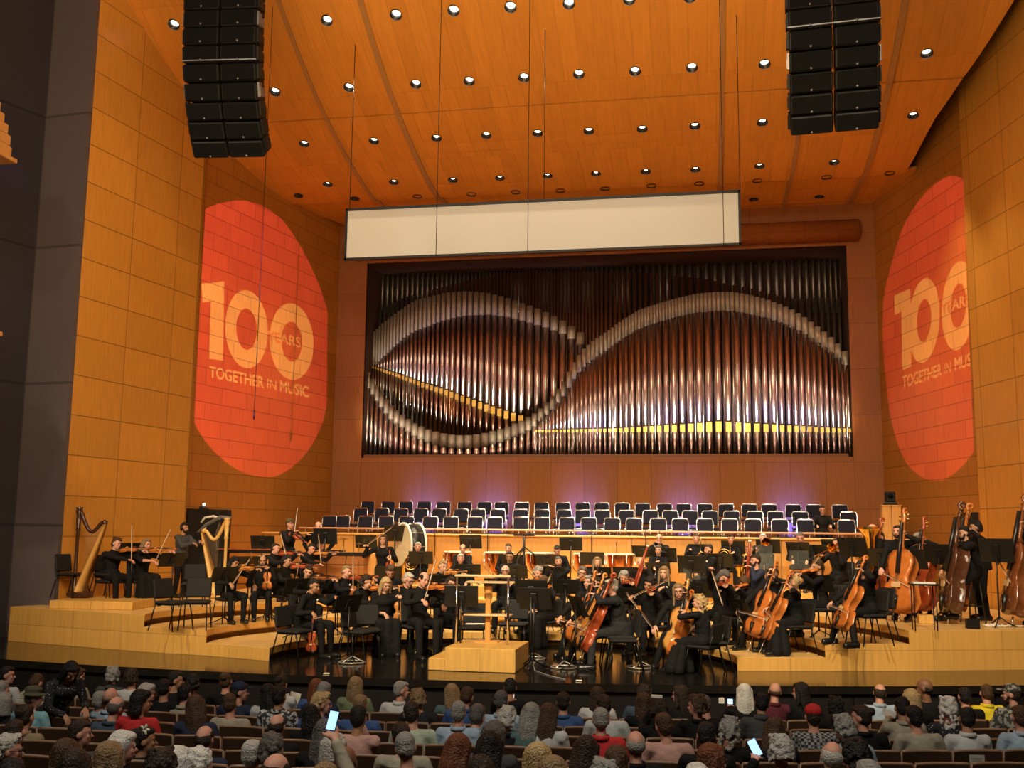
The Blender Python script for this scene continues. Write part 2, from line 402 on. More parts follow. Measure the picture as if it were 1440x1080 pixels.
# wooden ribs on the canopy between panels
for i, (px, wd_) in enumerate(((393, .1), (508, .14), (1016, .12), (1122+38, .1), (1272, .14))):
    X = hit(px, 1).x if px < 1100 or px > 1200 else hit(1122, 190).x
    for Y0, Y1, dz in ((16, YS1, 0), (YS1+.05, YS2, 0), (YS2, 30.9, .1)):
        pts = [Y0+(Y1-Y0)*k/10 for k in range(11)]; vs = []; fs = []
        for k, Y in enumerate(pts):
            z = pz(Y)+dz-.035
            for dx, dzz in ((-wd_/2, 0), (wd_/2, 0), (wd_/2, -.05), (-wd_/2, -.05)): vs.append((X+dx, Y, z+dzz))
        for k in range(10):
            for j in range(4): fs.append((k*4+j, k*4+(j+1) % 4, (k+1)*4+(j+1) % 4, (k+1)*4+j))
        fs += [(0, 1, 2, 3), (43, 42, 41, 40)]
        mb = MB(); mb.add(vs, fs, False)
        struct(mb.build('trim_%d' % (i+2), trimw), 'thin wooden rib across the ceiling canopy')

# stage floor, lip, fascia
def lipY(X): return 15.93+.0159*(X+6)**2
sf = mat('stage_black_gloss', (.012, .011, .010), .13, 0, .6, noise=.5, nscale=2.5)
mb = MB(); xs = [-14.4+i*.5 for i in range(52)]
front = [(x, lipY(x)) for x in xs]
mb.prism(front+[(11.1, 31.5), (-14.4, 31.5)], -.12, 0)
struct(mb.build('floor', sf), 'glossy black stage floor')
mb = MB(); mb.prism([(x, lipY(x)+.06) for x in xs]+[(x, lipY(x)+.3) for x in reversed(xs)], -1.25, -.12)
struct(mb.build('trim_8', wood('stage_fascia', (.012, .011, .012), 2.2, 2, 0, joint=.3)), 'black fascia under the stage edge')
def rowz(Y):
    i = max(0, 14.2-Y); return -1.22+.06*i+.003*i*i
mb = MB(); ys = [18-i*.5 for i in range(40)]
vs = []; fs = []
for y in ys: vs += [(-16, y, rowz(y)), (14, y, rowz(y))]
for i in range(39): fs.append((2*i, 2*i+2, 2*i+3, 2*i+1))
mb.add(vs, [f[::-1] for f in fs]); struct(mb.build('floor', mat('house_carpet', (.03, .02, .02), .9)), 'dark sloping floor of the auditorium')

# risers
TC = [(-3.5, 17.9, 4.05, 3.45), (-3.5, 18.15, 5.5, 4.85), (-3.5, 18.3, 6.95, 6.25)]
TH = [.225, .45, .675, .9]
Y4 = 25.5
def inside(k, X, Y): cx, cy, a, b = TC[k]; return ((X-cx)/a)**2+(max(0, Y-cy)/b)**2 < 1
def tier(X, Y):
    if Y > Y4 and abs(X+3.2) < 6.6: return 4
    for k in range(3):
        if inside(k, X, Y): return k
    return 3
def floorz(X, Y): t = tier(X, Y); return 0 if t == 0 else TH[t-1]
FL = [(-13.75, 19.05), (-10.27, 18.1), (-8.9, 17.87), (-7.5, 17.45)]
FR = [(.5, 18.3), (1.97, 18.68), (3.4, 19.07), (5.44, 19.8), (7.35, 20.6)]
def arc(k, x0, y0, x1, y1, rev=False):
    cx, cy, a, b = TC[k]; P = []
    a0 = atan2((y0-cy)/b, (x0-cx)/a); a1 = atan2((y1-cy)/b, (x1-cx)/a)
    if a0 < 0: a0 += 2*pi
    for i in range(33):
        t = a0+(a1-a0)*i/32; P.append((cx+a*cos(t), cy+b*sin(t)))
    P[0] = (x0, y0); P[-1] = (x1, y1)
    return P
w_riser = wood('riser_face', (.66, .36, .09), 1.22, .34, .0, joint=.75, rough=.4, mort=.006, grain=.1)
w_tread = wood('riser_top', (.74, .47, .17), 1.22, .6, 0, joint=.8, rough=.35, mort=.006, plank='xy')
A = [arc(0, *FL[3], *FR[0]), arc(1, *FL[2], *FR[1]), arc(2, *FL[1], *FR[2])]
rl = ['lowest riser, curved platform one step above the stage floor', 'second riser, curved platform behind the lowest one', 'third riser, highest wide platform at both sides of the stage']
for k in range(3):
    t = empty('riser', (-3.5, 24, 0), 0, 'yellow wood '+rl[k], 'riser')
    inn = A[k]; h = TH[k]
    if k < 2: poly = inn+list(reversed(A[k+1]))
    else: poly = inn+[FR[3], FR[4], (6.6, 24), (6.15, 25.7), (5.75, 27.45), (-12.1, 27.45), (-12.55, 23.6), (-12.95, 21), FL[0]]
    loc = [(x+3.5, y-24) for x, y in poly]
    def inset(P, d):
        c = V((-3.5, 18)); out = []
        for x, y in P:
            v = V((x, y))-c; L_ = v.length; v = v*((L_+d)/L_); out.append((v.x+c.x, v.y+c.y))
        return out
    n = len(inn)
    pi_ = inset(inn[1:-1], .22); low = [inn[0]]+pi_+[inn[-1]]+poly[n:]
    low = [(x+3.5, y-24) for x, y in low]
    MB().prism(low, 0, h-.12).build('body', [w_riser], t)
    MB().prism(loc, h-.12, h-.004).build('platform_edge', [w_riser], t)
    MB().prism([((x)*.9995, (y)*.9995) for x, y in loc], h-.004, h).build('deck', w_tread, t)
t = empty('riser', (-3.2, 26.5, .675), 0, 'yellow wood rearmost riser in front of the chorus parapet', 'riser')
MB().box((0, 0, .11), (13.2, 1.9, .218)).build('body', w_riser, t)
MB().box((0, 0, .222), (13.2, 1.9, .006)).build('deck', w_tread, t)

# chorus parapet and terraces
mb = MB(); mb.box((-3.45, 27.62, 1.07), (17.6, .2, 2.14))
struct(mb.build('wall_back', w_chorus), 'low wood panelled parapet in front of the chorus seats')
mb = MB(); mb.box((-3.45, 27.6, 2.165), (17.6, .34, .05), bev=.01)
struct(mb.build('trim_9', mat('parapet_cap', (.75, .42, .14), .35)), 'pale wooden cap on the chorus parapet')
blk = mat('terrace_carpet', (.02, .012, .02), .9)
mb = MB()
for Y, z in ((27.72, 1.62), (28.75, 1.84), (29.75, 2.12)): mb.prism([(-12, Y), (4.9, Y), (4.9, 31), (-12, 31)], z-.3, z)
struct(mb.build('floor', blk), 'dark stepped floor under the chorus chairs')
t = empty('handrail', (-3.4, 27.5, 2.19), 0, 'long pale handrail above the chorus parapet', 'railing')
MB().cyl((-7.7, 0, .12), (7.7, 0, .12), .025, n=10).build('top_rail', mat('rail_wood', (.8, .45, .3), .3), t)
for i in range(11): MB().cyl((-7.5+i*1.5, 0, 0), (-7.5+i*1.5, 0, .12), .012, n=8).build('post', chrome, t)
# slim dark uprights on the parapet
for i, px in enumerate((612, 686, 832, 1008, 1028)):
    p = atY(px if px < 1000 else px-100, 760, 27.45)
    o = MB().cyl((0, 0, 0), (0, 0, .75), .012, n=6).build('microphone_pole', blackm, loc=(p.x, 27.42, 1.6))
    tag(o, 'thin black upright in front of the chorus parapet, %s from the left' % ordn(i), 'pole', 'uprights on the parapet')
# ------------------------------------------------------------------ pipe organ
def curve(pts):
    def f(x):
        if x <= pts[0][0]: return pts[0][1]
        for (a, ya), (b, yb) in zip(pts, pts[1:]):
            if x <= b: return ya+(yb-ya)*(x-a)/(b-a)
        return pts[-1][1]
    return f
C0 = curve([(522, 376), (680, 367), (840, 366), (960, 358), (1190, 353)])
C1 = curve([(522, 441), (569, 418), (613, 407), (658, 395), (702, 386), (747, 382), (860, 382), (914, 384), (958, 389), (994, 393), (1032, 401), (1059, 406), (1083, 413), (1101, 418), (1121, 421), (1190, 417)])
T3 = curve([(521, 472), (539, 454), (560, 438), (584, 423), (607, 417), (628, 412), (658, 410), (687, 413), (705, 417), (726, 424), (750, 432), (762, 437), (788, 450), (803, 459), (818, 469), (835, 480)])
B3 = curve([(521, 520), (539, 503), (554, 488), (569, 475), (584, 465), (599, 460), (622, 451), (652, 444), (687, 442), (717, 446), (747, 454), (776, 463), (791, 469), (818, 485), (835, 494)])
D3 = curve([(521, 516), (569, 533), (599, 545), (628, 555), (658, 567), (687, 579), (717, 590), (729, 594), (835, 630)])
S4 = curve([(512, 520), (518, 523), (533, 547), (548, 568), (569, 586), (587, 598), (607, 606), (628, 611), (652, 613), (676, 611), (699, 605), (717, 599), (738, 590), (756, 579), (776, 559), (791, 540), (803, 518), (809, 507), (821, 491), (833, 481), (860, 462), (876, 450), (899, 436), (929, 426), (958, 418), (982, 413), (1006, 411), (1030, 411), (1053, 415), (1077, 421), (1098, 429), (1116, 437), (1133, 448), (1154, 463), (1166, 473), (1178, 484), (1192, 499)])
K4 = curve([(512, 22), (569, 17), (776, 18), (821, 25), (1060, 26), (1150, 22), (1192, 18)])
P4 = curve([(514, 5.5), (560, 8), (610, 11), (650, 12), (700, 10.5), (740, 9), (776, 8), (821, 6.5), (860, 5), (900, 4.2), (940, 4.4), (980, 5.5), (1030, 6.8), (1100, 8.5), (1190, 10)])
P5 = curve([(752, 4.6), (850, 7), (920, 10), (1006, 13.8), (1060, 12.5), (1100, 10), (1195, 7)])
P3 = curve([(524, 3.6), (570, 5.2), (620, 7), (690, 9), (760, 11.5), (830, 13.5)])
P2 = curve([(524, 6), (620, 6.5), (700, 4.6), (800, 4.2), (860, 6.5), (940, 9), (1006, 13.8), (1100, 11), (1190, 7)])
P1 = curve([(524, 7), (600, 7), (680, 5), (800, 5), (900, 9), (1020, 13), (1100, 11), (1190, 6)])
MH5 = curve([(752, 3), (860, 5), (960, 11), (1006, 15), (1100, 10), (1195, 5)])
tin = mat('polished_tin', (.78, .70, .68), .30, 1, noise=.05); tin2 = mat('dull_tin', (.30, .28, .25), .5, 1, noise=.1)
copper_b = mat('bronze_pipe', (.34, .17, .09), .45, .9, noise=.15); collar_m = mat('frosted_grey_collar', (.30, .26, .20), .55, .35); brass_m = mat('gilded_mouth', (.85, .58, .14), .35, .6)
gap_m = mat('pipe_mouth_black', (.01, .008, .006), .7); sleeve_m = mat('pale_collar', (.50, .45, .37), .5, .35)
MATS = [tin, collar_m, brass_m, gap_m, tin2, copper_b, sleeve_m]
pipes = []
def walk(x0, x1, P):
    x = x0
    while x < x1: yield x; x += P(x)
def Xz(x, y, Y): p = atY(x, y, Y); return p.x, p.z
for x in walk(525, 1189, P1): pipes.append(dict(x=x, Y=32.55, top=C0(x), bot=440, w=P1(x)*.62, m=4))
for x in walk(523, 1192, P2): pipes.append(dict(x=x, Y=32.25, top=C1(x), bot=646 if x > 840 else 640, w=P2(x)*.62, m=5 if 600 < x < 1110 else 4))
for x in walk(523, 828, P3): pipes.append(dict(x=x, Y=31.85, top=T3(x), bot=min(D3(x), 646), w=P3(x)*.72, m=0, col=B3(x)-T3(x), mouth=curve([(523, 3), (720, 11), (830, 11)])(x), foot=38, cm=1, tilt=1))
for x in walk(513, 1192, P4):
    pipes.append(dict(x=x, Y=31.5, top=S4(x), bot=646, w=P4(x)*.80, m=0, col=K4(x), cm=1 if x < 800 else 6))
for x in walk(754, 1198, P5):
    pipes.append(dict(x=x, Y=31.22, top=S4(min(x, 1190))+K4(x)+3, bot=608, w=P5(x)*.66, m=0, mouth=MH5(x), foot=40, cm=6))
organ = empty('pipe_organ', (-3.2, 31.6, OZ0), 0, 'huge pipe organ with metal pipes in a sweeping double wave, above the chorus seats', 'pipe organ')
OO = V((-3.2, 31.6, OZ0))
def pipe_mesh(p, mb_body, mb_col, mb_mouth, mb_gap, org):
    X, zt = Xz(p['x'], p['top'], p['Y']); _, zb = Xz(p['x'], p['bot'], p['Y'])
    sc_ = (atY(p['x']+1, 500, p['Y'])-atY(p['x'], 500, p['Y'])).x; r = p['w']*sc_/2; n = 12
    zb = max(zb, OZ0+.01); c = V((X, p['Y'], 0))-org
    col = p.get('col')
    zc = Xz(p['x'], p['top']+col, p['Y'])[1] if col else zt
    mo = p.get('mouth')
    mb_body.tube([c+V((0, 0, zb+org.z*0)), c+V((0, 0, zc))], r, n)
    if col: mb_col.tube([c+V((0, 0, zc-.01)), c+V((0, 0, zt))], r*1.22, n)
    if mo:
        mh = mo*sc_
        mb_mouth.box(c+V((0, -r*.62, zb+mh/2)), (r*1.75, r*.9, mh)); mb_gap.box(c+V((0, -r*.62, zb+mh+.015)), (r*1.5, r*.95, .03))
        zf = max(OZ0+.01, zb-p['foot']*sc_); mb_body.tube([c+V((0, 0, zf)), c+V((0, 0, zb))], [r*.22, r*1.0], n)
    return r*(zt-zb)
size = []
for p in pipes:
    a = [MB() for _ in range(4)]; p['s'] = pipe_mesh(p, *a, V((0, 0, 0)))*(1 if p.get('mouth') else .55)
order = sorted(range(len(pipes)), key=lambda i: -pipes[i]['s'])
big = set(order[:100]); rest = MB()
for i, p in enumerate(pipes):
    if i in big:
        X, zt = Xz(p['x'], p['top'], p['Y']); o_ = V((X, p['Y'], OZ0)); bd, cl, mo, gp = MB(), MB(), MB(), MB()
        pipe_mesh(p, bd, cl, mo, gp, V((X, p['Y'], 0)))
        b = bd.build('pipe', [MATS[p['m']]], organ, loc=o_-OO-V((0, 0, OZ0)))
        if cl.v: cl.build('collar', [MATS[p.get('cm', 1)]], b)
        if mo.v: mo.add(gp.v, gp.f, False); k = len(gp.f); mo.m[-k:] = [1]*k; mo.build('mouth', [brass_m, gap_m], b)
    else:
        bd, cl, mo, gp = MB(), MB(), MB(), MB(); pipe_mesh(p, bd, cl, mo, gp, OO*1)
        for q, mi in ((bd, p['m']), (cl, p.get('cm', 1)), (mo, 2), (gp, 3)):
            rest.cur = mi
            if q.v: rest.add(q.v, q.f, q is bd or q is cl)
o = rest.build('small_pipes', MATS, organ); o['kind'] = 'stuff'
MB().box((0, -.45, .02), (14.6, .12, .16)).build('front_rail', mat('organ_rail', (.2, .07, .02), .5), organ)
# uplighters standing on the sill in front of the pipes
for i in range(12):
    X = -10.0+i*1.24
    lamp('organ_uplight', 'SPOT', (X, 29.9, 4.0), (X, 31.6, 6.3), 300, (1, .88, .66), .12, 48, .9)
for i in range(7):
    X = -9.4+i*2.1
    lamp('organ_colour_uplight', 'SPOT', (X, 29.6, 3.9), (X, 31.7, 7.0), 55, (1, .3, .5), .15, 62, .9)
# violet accent lamps behind the chorus chairs and on the dark pier
for X in (-8.4, -6.3, -3.6, -.6, 2.4):
    lamp('accent_light', 'SPOT', (X, 30.3, 2.15), (X, 31.2, 2.95), 1300, (.03, .06, 1), .1, 84, 1)
lamp('accent_light', 'SPOT', (-12.2, 13, 12.2), (-14.75, 18.5, 10.0), 500, (.6, .2, 1), .05, 14, 1)

# ------------------------------------------------------------------ projection screen and cables
SY = 22.0
a = atY(487, 291.5, SY); b = atY(1041, 270, SY); c = atY(488, 364, SY)
zt, zb = (a.z+b.z)/2, (c.z+atY(1041, 348, SY).z)/2; xm, wdt = (a.x+b.x)/2, b.x-a.x
t = empty('projection_screen', (xm, SY, zb), 0, 'wide white projection screen strip with black border hanging under the canopy', 'screen')
MB().box((0, 0, (zt-zb)/2), (wdt-.08, .03, zt-zb-.12)).build('screen_cloth', mat('screen_cloth', (.62, .62, .60), .9, noise=.02), t)
mb = MB(); h = zt-zb
mb.box((0, -.01, h-.03), (wdt, .06, .06)); mb.box((0, -.01, .03), (wdt, .06, .05)); mb.box((-wdt/2+.025, -.01, h/2), (.05, .06, h)); mb.box((wdt/2-.025, -.01, h/2), (.05, .06, h))
mb.build('border', mat('screen_border', (.008, .008, .01), .6), t)
mb = MB()
for px in (492, 765, 1041):
    p = atY(px, 285, SY); mb.cyl((p.x-xm, 0, h), (p.x-xm, 0, pz(SY)-zb), .009, n=6)
mb.build('hanger', blackm, t)
for i, (px, py, lab) in enumerate(((613, 362, 'thin black cable hanging in front of the left part of the white screen'), (742, 355, 'thin black cable hanging in front of the middle of the white screen'), (1018, 346, 'thin black cable hanging near the right end of the white screen'))):
    p = atY(px, py, 20.6); tag(MB().cyl((0, 0, 0), (0, 0, pz(20.6)-p.z), .008, n=6).build('cable', blackm, loc=p), lab, 'cable', 'cables hanging from the canopy')
p = atY(357, 590, 21.0); t = empty('hanging_microphone', p, 0, 'small black microphone on a long cable in front of the left red disc', 'microphone')
MB().cyl((0, 0, 0), (0, 0, .22), .02, n=8).build('capsule', blackm, t); MB().cyl((0, 0, .2), (0, 0, pz(21)-p.z), .007, n=6).build('cable', blackm, t)

# ------------------------------------------------------------------ line array loudspeakers
spk = mat('speaker_black', (.004, .004, .0045), .55, spec=.25); gril = mat('speaker_grille', (.003, .003, .0033), .9, spec=.1, noise=.5, nscale=120); grey = mat('rigging_grey', (.16, .16, .17), .4, .7)
def line_array(px, py, Y, rz, label, wd_=1.36):
    B = atY(px, py, Y); t = empty('line_array_speaker', B, rz, label, 'loudspeaker')
    th = [40, 33, 26, 20, 14, 9, 5, 3, 1, 0, 0, 0, 0, 0]; p = V((0, 0, 0)); h = .315
    for i, a_ in enumerate(th):
        a = radians(a_); R = Matrix.Rotation(-a, 3, 'X'); R2 = Matrix.Rotation(a, 3, 'X')
        up = V((0, -sin(a), cos(a))); c = p+up*h/2
        for sx in (-1, 1):
            mb = MB(); mb.box((0, 0, 0), (wd_/2-.03, .5, h-.012), R2, bev=.02)
            o = mb.build('speaker_cabinet', spk, t, loc=c+V((sx*wd_/4, 0, 0)))
            g = MB(); g.box(R2 @ V((0, -.255, 0)), (wd_/2-.09, .02, h-.05), R2, bev=.006); g.build('grille', gril, o)
            d = MB(); d.cyl(R2 @ V((0, -.262, -h*.36)), R2 @ V((0, -.275, -h*.36)), .022, n=8); d.build('badge', grey, o)
        for sx in (-1, 1):
            rg = MB(); rg.box(c+V((sx*(wd_/2+.0), -.1, 0)), (.035, .16, h*.8), R2); rg.box(c+V((sx*(wd_/2+.01), .0, 0)), (.03, .26, h*.5), R2)
            rg.build('rigging_plate', grey if i in (3, 7) else spk, t)
        if i == 5: MB().box(p+V((0, -.24, 0)), (wd_, .06, .02), R2).build('link_bar', grey, t)
        p = p+up*h
    MB().box(p+V((0, .1, .06)), (wd_*.9, .7, .08)).build('flying_frame', spk, t)
    for sx in (-.3, .3): MB().cyl(p+V((sx, .1, .1)), p+V((sx, .1, 3.6)), .012, n=6).build('chain', spk, t)
line_array(328, 216, 17.2, radians(6), 'tall black line array of stacked loudspeakers hanging at the upper left')
line_array(1172, 180, 17.2, radians(-4), 'tall black line array of stacked loudspeakers hanging at the upper right', 1.42)

# ------------------------------------------------------------------ projectors with the anniversary slide
def glyph_loops(txt, bold=0.0):
    cu = bpy.data.curves.new('t', 'FONT'); cu.body = txt; cu.size = 1; cu.offset = bold; cu.resolution_u = 4
    o = bpy.data.objects.new('t', cu); COL.objects.link(o); bpy.context.view_layer.update()
    me = bpy.data.meshes.new_from_object(o.evaluated_get(bpy.context.evaluated_depsgraph_get()))
    cnt = {}
    for p in me.polygons:
        for e in p.edge_keys: cnt[e] = cnt.get(e, 0)+1
    bd = [e for e, c in cnt.items() if c == 1]; P = [v.co.xy.copy() for v in me.vertices]
    bpy.data.objects.remove(o); bpy.data.curves.remove(cu)
    key = {}; idx = []
    for v in P: k = (round(v.x, 4), round(v.y, 4)); idx.append(key.setdefault(k, len(key)))
    pts = [V(k) for k in key]; adj = {}
    cc = {}
    for p in me.polygons:
        for a, b in p.edge_keys:
            a, b = idx[a], idx[b]
            if a != b: k = (min(a, b), max(a, b)); cc[k] = cc.get(k, 0)+1
    bd = [e for e, c in cc.items() if c == 1]
    for a, b in bd: adj.setdefault(a, []).append(b); adj.setdefault(b, []).append(a)
    loops = []; seen = set()
    for s0 in adj:
        if s0 in seen: continue
        lp = [s0]; seen.add(s0); cur = s0
        while True:
            nx = [q for q in adj[cur] if q not in seen]
            if not nx: break
            cur = nx[0]; seen.add(cur); lp.append(cur)
        if len(lp) > 2: loops.append([pts[i] for i in lp])
    bpy.data.meshes.remove(me); return loops
def inpoly(p, P):
    c = False; n = len(P); j = n-1
    for i in range(n):
        if (P[i][1] > p[1]) != (P[j][1] > p[1]) and p[0] < (P[j][0]-P[i][0])*(p[1]-P[i][1])/(P[j][1]-P[i][1])+P[i][0]: c = not c
        j = i
    return c
def film(name, col):
    m = bpy.data.materials.new(name); m.use_nodes = True; nt = m.node_tree; nt.nodes.remove(nt.nodes['Principled BSDF'])
    t = nt.nodes.new('ShaderNodeBsdfTransparent'); t.inputs[0].default_value = (*col, 1); nt.links.new(t.outputs[0], nt.nodes['Material Output'].inputs[0]); return m
f_red = film('red_slide_film', (.60, .062, .27)); f_let = film('amber_slide_film', (1, .80, 1)); f_yr = film('rose_slide_film', (.80, .20, .36)); f_blk = mat('slide_mask', (.005, .005, .005), .9)
T_BIG = glyph_loops('TOGETHER', .022), glyph_loops('IN', .0), glyph_loops('MUSIC', .022), glyph_loops('YEARS', .008)
T_R = glyph_loops('TOGETHER', .012), glyph_loops('IN', -.005), glyph_loops('MUSIC', .012)
def bounds(ls):
    xs = [p.x for l in ls for p in l]; return min(xs), max(xs)
def smooth_loop(P, k=3):
    n = len(P); out = []
    for i in range(n):
        p0, p1, p2, p3 = [V(P[(i+d) % n]) for d in (-1, 0, 1, 2)]
        for j in range(k):
            t = j/k; out.append(.5*((2*p1)+(-p0+p2)*t+(2*p0-5*p1+4*p2-p3)*t*t+(-p0+3*p1-3*p2+p3)*t**3))
    return out
def projector(loc, disc, clip, one, zeros, texts, yrs, P, a, power, label):
    loc = V(loc); loops = []
    inside_clip = clip
    loops.append(('disc', disc)); loops.append(('let', one))
    for (cx, cy, rx, ry, ix, iy, sk) in zeros:
        for tp, r1, r2 in (('o', rx, ry), ('i', ix, iy)):
            loops.append(('z'+tp+str(cx), [V((cx+r1*cos(2*pi*k/32), cy+r2*sin(2*pi*k/32)+sk*r1*cos(2*pi*k/32))) for k in range(32)]))
    def place(ls, p0, p1, h, kind):
        x0, x1 = bounds(ls)
        for l in ls: loops.append((kind, [V(p0)+(V(p1)-V(p0))*((q.x-x0)/(x1-x0))+V((0, -h*q.y/.7)) for q in l]))
    for ls, p0, p1, h in texts: place(ls, p0, p1, h, 'txt')
    place(T_BIG[3], *yrs, 'yr')
    # clip line segment
    vs = []; ed = []
    for k, l in loops:
        b = len(vs); n = len(l); vs += [V(q) for q in l]; ed += [(b+i, b+(i+1) % n) for i in range(n)]
    b = len(vs); vs += [V(q) for q in clip]; ed += [(b+i, b+(i+1) % len(clip)) for i in range(len(clip))]
    xs = [v.x for v in vs]; ys = [v.y for v in vs]; b = len(vs)
    bx = [V((min(xs)-420, min(ys)-420)), V((max(xs)+420, min(ys)-420)), V((max(xs)+420, max(ys)+420)), V((min(xs)-420, max(ys)+420))]
    vs += bx; ed += [(b+i, b+(i+1) % 4) for i in range(4)]
    r = delaunay_2d_cdt(vs, ed, [], 0, 1e-5); ov, of = r[0], r[2]
    grp = {}
    for k, l in loops: grp.setdefault(k, []).append(l)
    def cls(c):
        ev = lambda k: sum(inpoly(c, l) for l in grp.get(k, [])) % 2
        if not ev('disc') or not inpoly(c, clip): return 3
        if ev('yr'): return 2 if any(ev('zo'+str(z[0])) and not ev('zi'+str(z[0])) for z in zeros) else 1
        if ev('let') or ev('txt'): return 1
        for (cx, cy, *_) in zeros:
            if ev('zo'+str(cx)) and not ev('zi'+str(cx)): return 1
        return 0
    cen = atplane(sum(xs)/len(xs), sum(ys)/len(ys), P, a); ax = (cen-loc).normalized(); dd = 1.0
    q = ax.to_track_quat('-Z', 'Y'); qi = q.inverted()
    def sl(v):
        w = atplane(v.x, v.y, P, a)-loc; s = dd/w.dot(ax); return qi @ (w*s)
    t = empty('slide_projector', loc, 0, label, 'projector'); t.rotation_euler = q.to_euler()
    mb = MB(); mb.smooth = False; mb.add([sl(v) for v in ov], [])
    for f in of:
        c = sum((ov[i] for i in f), V((0, 0)))/3; mb.f.append(list(f)); mb.m.append(cls(c)); mb.sm.append(False)
    mb.build('slide', [f_red, f_let, f_yr, f_blk], t)
    hb = MB(); hb.box((0, 0, .28), (.3, .3, .42), bev=.03); hb.box((0, .42, -.4), (.86, .02, 1.3)); hb.box((0, -.42, -.4), (.86, .02, 1.3)); hb.box((.42, 0, -.4), (.02, .84, 1.3)); hb.box((-.42, 0, -.4), (.02, .84, 1.3)); hb.build('housing', spk, t)
    l = lamp('projector_lamp', 'SPOT', loc, cen, power, (1, 1, 1), .0002, 19, .0)
    g = rowz(loc.y); tag(MB().cyl((0, 0, g), (0, 0, loc.z-.35), .04, n=10).build('projector_stand', spk, loc=(loc.x, loc.y-.25, 0)), label.replace('projector', 'post carrying the projector'), 'stand')
k6 = lambda x, y: V((250+x*.4167, 250+y*.4167))
k7 = lambda x, y: V((1190+x*.4355, 230+y*.4355))
discL = smooth_loop([k6(*p) for p in ((-10, 260), (40, 160), (95, 105), (160, 82), (225, 77), (290, 97), (360, 150), (430, 260), (480, 370), (510, 470), (516, 560), (514, 680), (498, 790), (470, 870), (420, 945), (350, 1000), (280, 1010), (200, 985), (130, 930), (80, 870), (40, 790), (5, 690), (-20, 480))])
clipL = [k6(98, 0), k6(510, 0), k6(498, 1200), k6(36, 1200)]
projector((-2.6, -2.2, 4.0), discL, clipL, [k6(*p) for p in ((80, 358), (157, 350), (152, 617), (106, 611), (112, 415), (84, 421))],
          [(k6(232, 0).x, k6(0, 511).y, 30, 55, 14.5, 29, .12), (k6(384, 0).x, k6(0, 553).y, 31, 54, 14.5, 28, .12)],
          [(T_BIG[0], k6(107, 672), k6(291, 709), 15.5), (T_BIG[1], k6(302, 711), k6(332, 717), 14.5), (T_BIG[2], k6(345, 720), k6(443, 741), 15)],
          (k6(302, 548), k6(415, 573), 14), CL, aL, 118000, 'black projector behind the audience aimed at the left wall')
discR = smooth_loop([k7(*p) for p in ((330, 42), (260, 90), (190, 190), (150, 310), (122, 430), (118, 560), (128, 700), (150, 850), (190, 960), (240, 1010), (290, 1025), (350, 1000), (420, 915), (470, 760), (485, 560), (470, 300), (430, 110), (385, 55))])
clipR = [V((1160, 200)), V((1352, 200)), V((1372, 700)), V((1160, 700))]
projector((1.6, -2.2, 4.0), discR, clipR, [k7(*p) for p in ((155, 426), (207, 403), (210, 655), (181, 668), (178, 478), (157, 490))],
          [(k7(251, 0).x, k7(0, 507).y, 22, 59, 10, 30, -.45), (k7(362, 0).x, k7(0, 459).y, 23.5, 62, 11, 31, -.45)],
          [(T_R[0], k7(181, 726), k7(308, 684), 17), (T_R[1], k7(318, 680), k7(338, 674), 16), (T_R[2], k7(350, 669), k7(428, 642), 18)],
          (k7(306, 490), k7(398, 455), 16), CR, aR, 118000, 'black projector behind the audience aimed at the right wall')
# ------------------------------------------------------------------ people
TMP = bpy.data.scenes.new('tmp')
def remesh(mb, vox, name, mats, smooth=3):
    me = mb.mesh(name, []); o = bpy.data.objects.new(name, me); TMP.collection.objects.link(o)
    r = o.modifiers.new('r', 'REMESH'); r.mode = 'VOXEL'; r.voxel_size = vox; r.use_smooth_shade = True
    if smooth: s = o.modifiers.new('s', 'SMOOTH'); s.factor = .5; s.iterations = smooth
    vl = TMP.view_layers[0]; vl.update(); dg = vl.depsgraph
    out = bpy.data.meshes.new_from_object(o.evaluated_get(dg)); out.name = name
    bpy.data.objects.remove(o); bpy.data.meshes.remove(me)
    out.materials.clear()
    for m in mats: out.materials.append(m)
    out.polygons.foreach_set('use_smooth', [True]*len(out.polygons)); out.polygons.foreach_set('material_index', [0]*len(out.polygons))
    return out
def skinm(k):
    C = {'fair': (.62, .34, .23), 'pink': (.66, .33, .24), 'tan': (.45, .23, .13), 'brown': (.22, .10, .055), 'dark': (.12, .06, .04)}
    return mat('skin_'+k, C[k], .5, spec=.4, noise=.08, nscale=14)
HC = {'black': (.008, .007, .007), 'dkbrown': (.028, .016, .010), 'brown': (.075, .038, .018), 'ltbrown': (.17, .095, .045), 'auburn': (.16, .05, .02), 'ginger': (.34, .14, .05),
      'blond': (.52, .36, .17), 'dkblond': (.28, .18, .09), 'grey': (.30, .29, .27), 'ltgrey': (.50, .48, .44), 'white': (.74, .72, .68), 'dkgrey': (.11, .10, .095)}
def hairm(k): return mat('hair_'+k, HC[k], .5, spec=.4, noise=.35, nscale=45, bump=1.0, bscale=70)
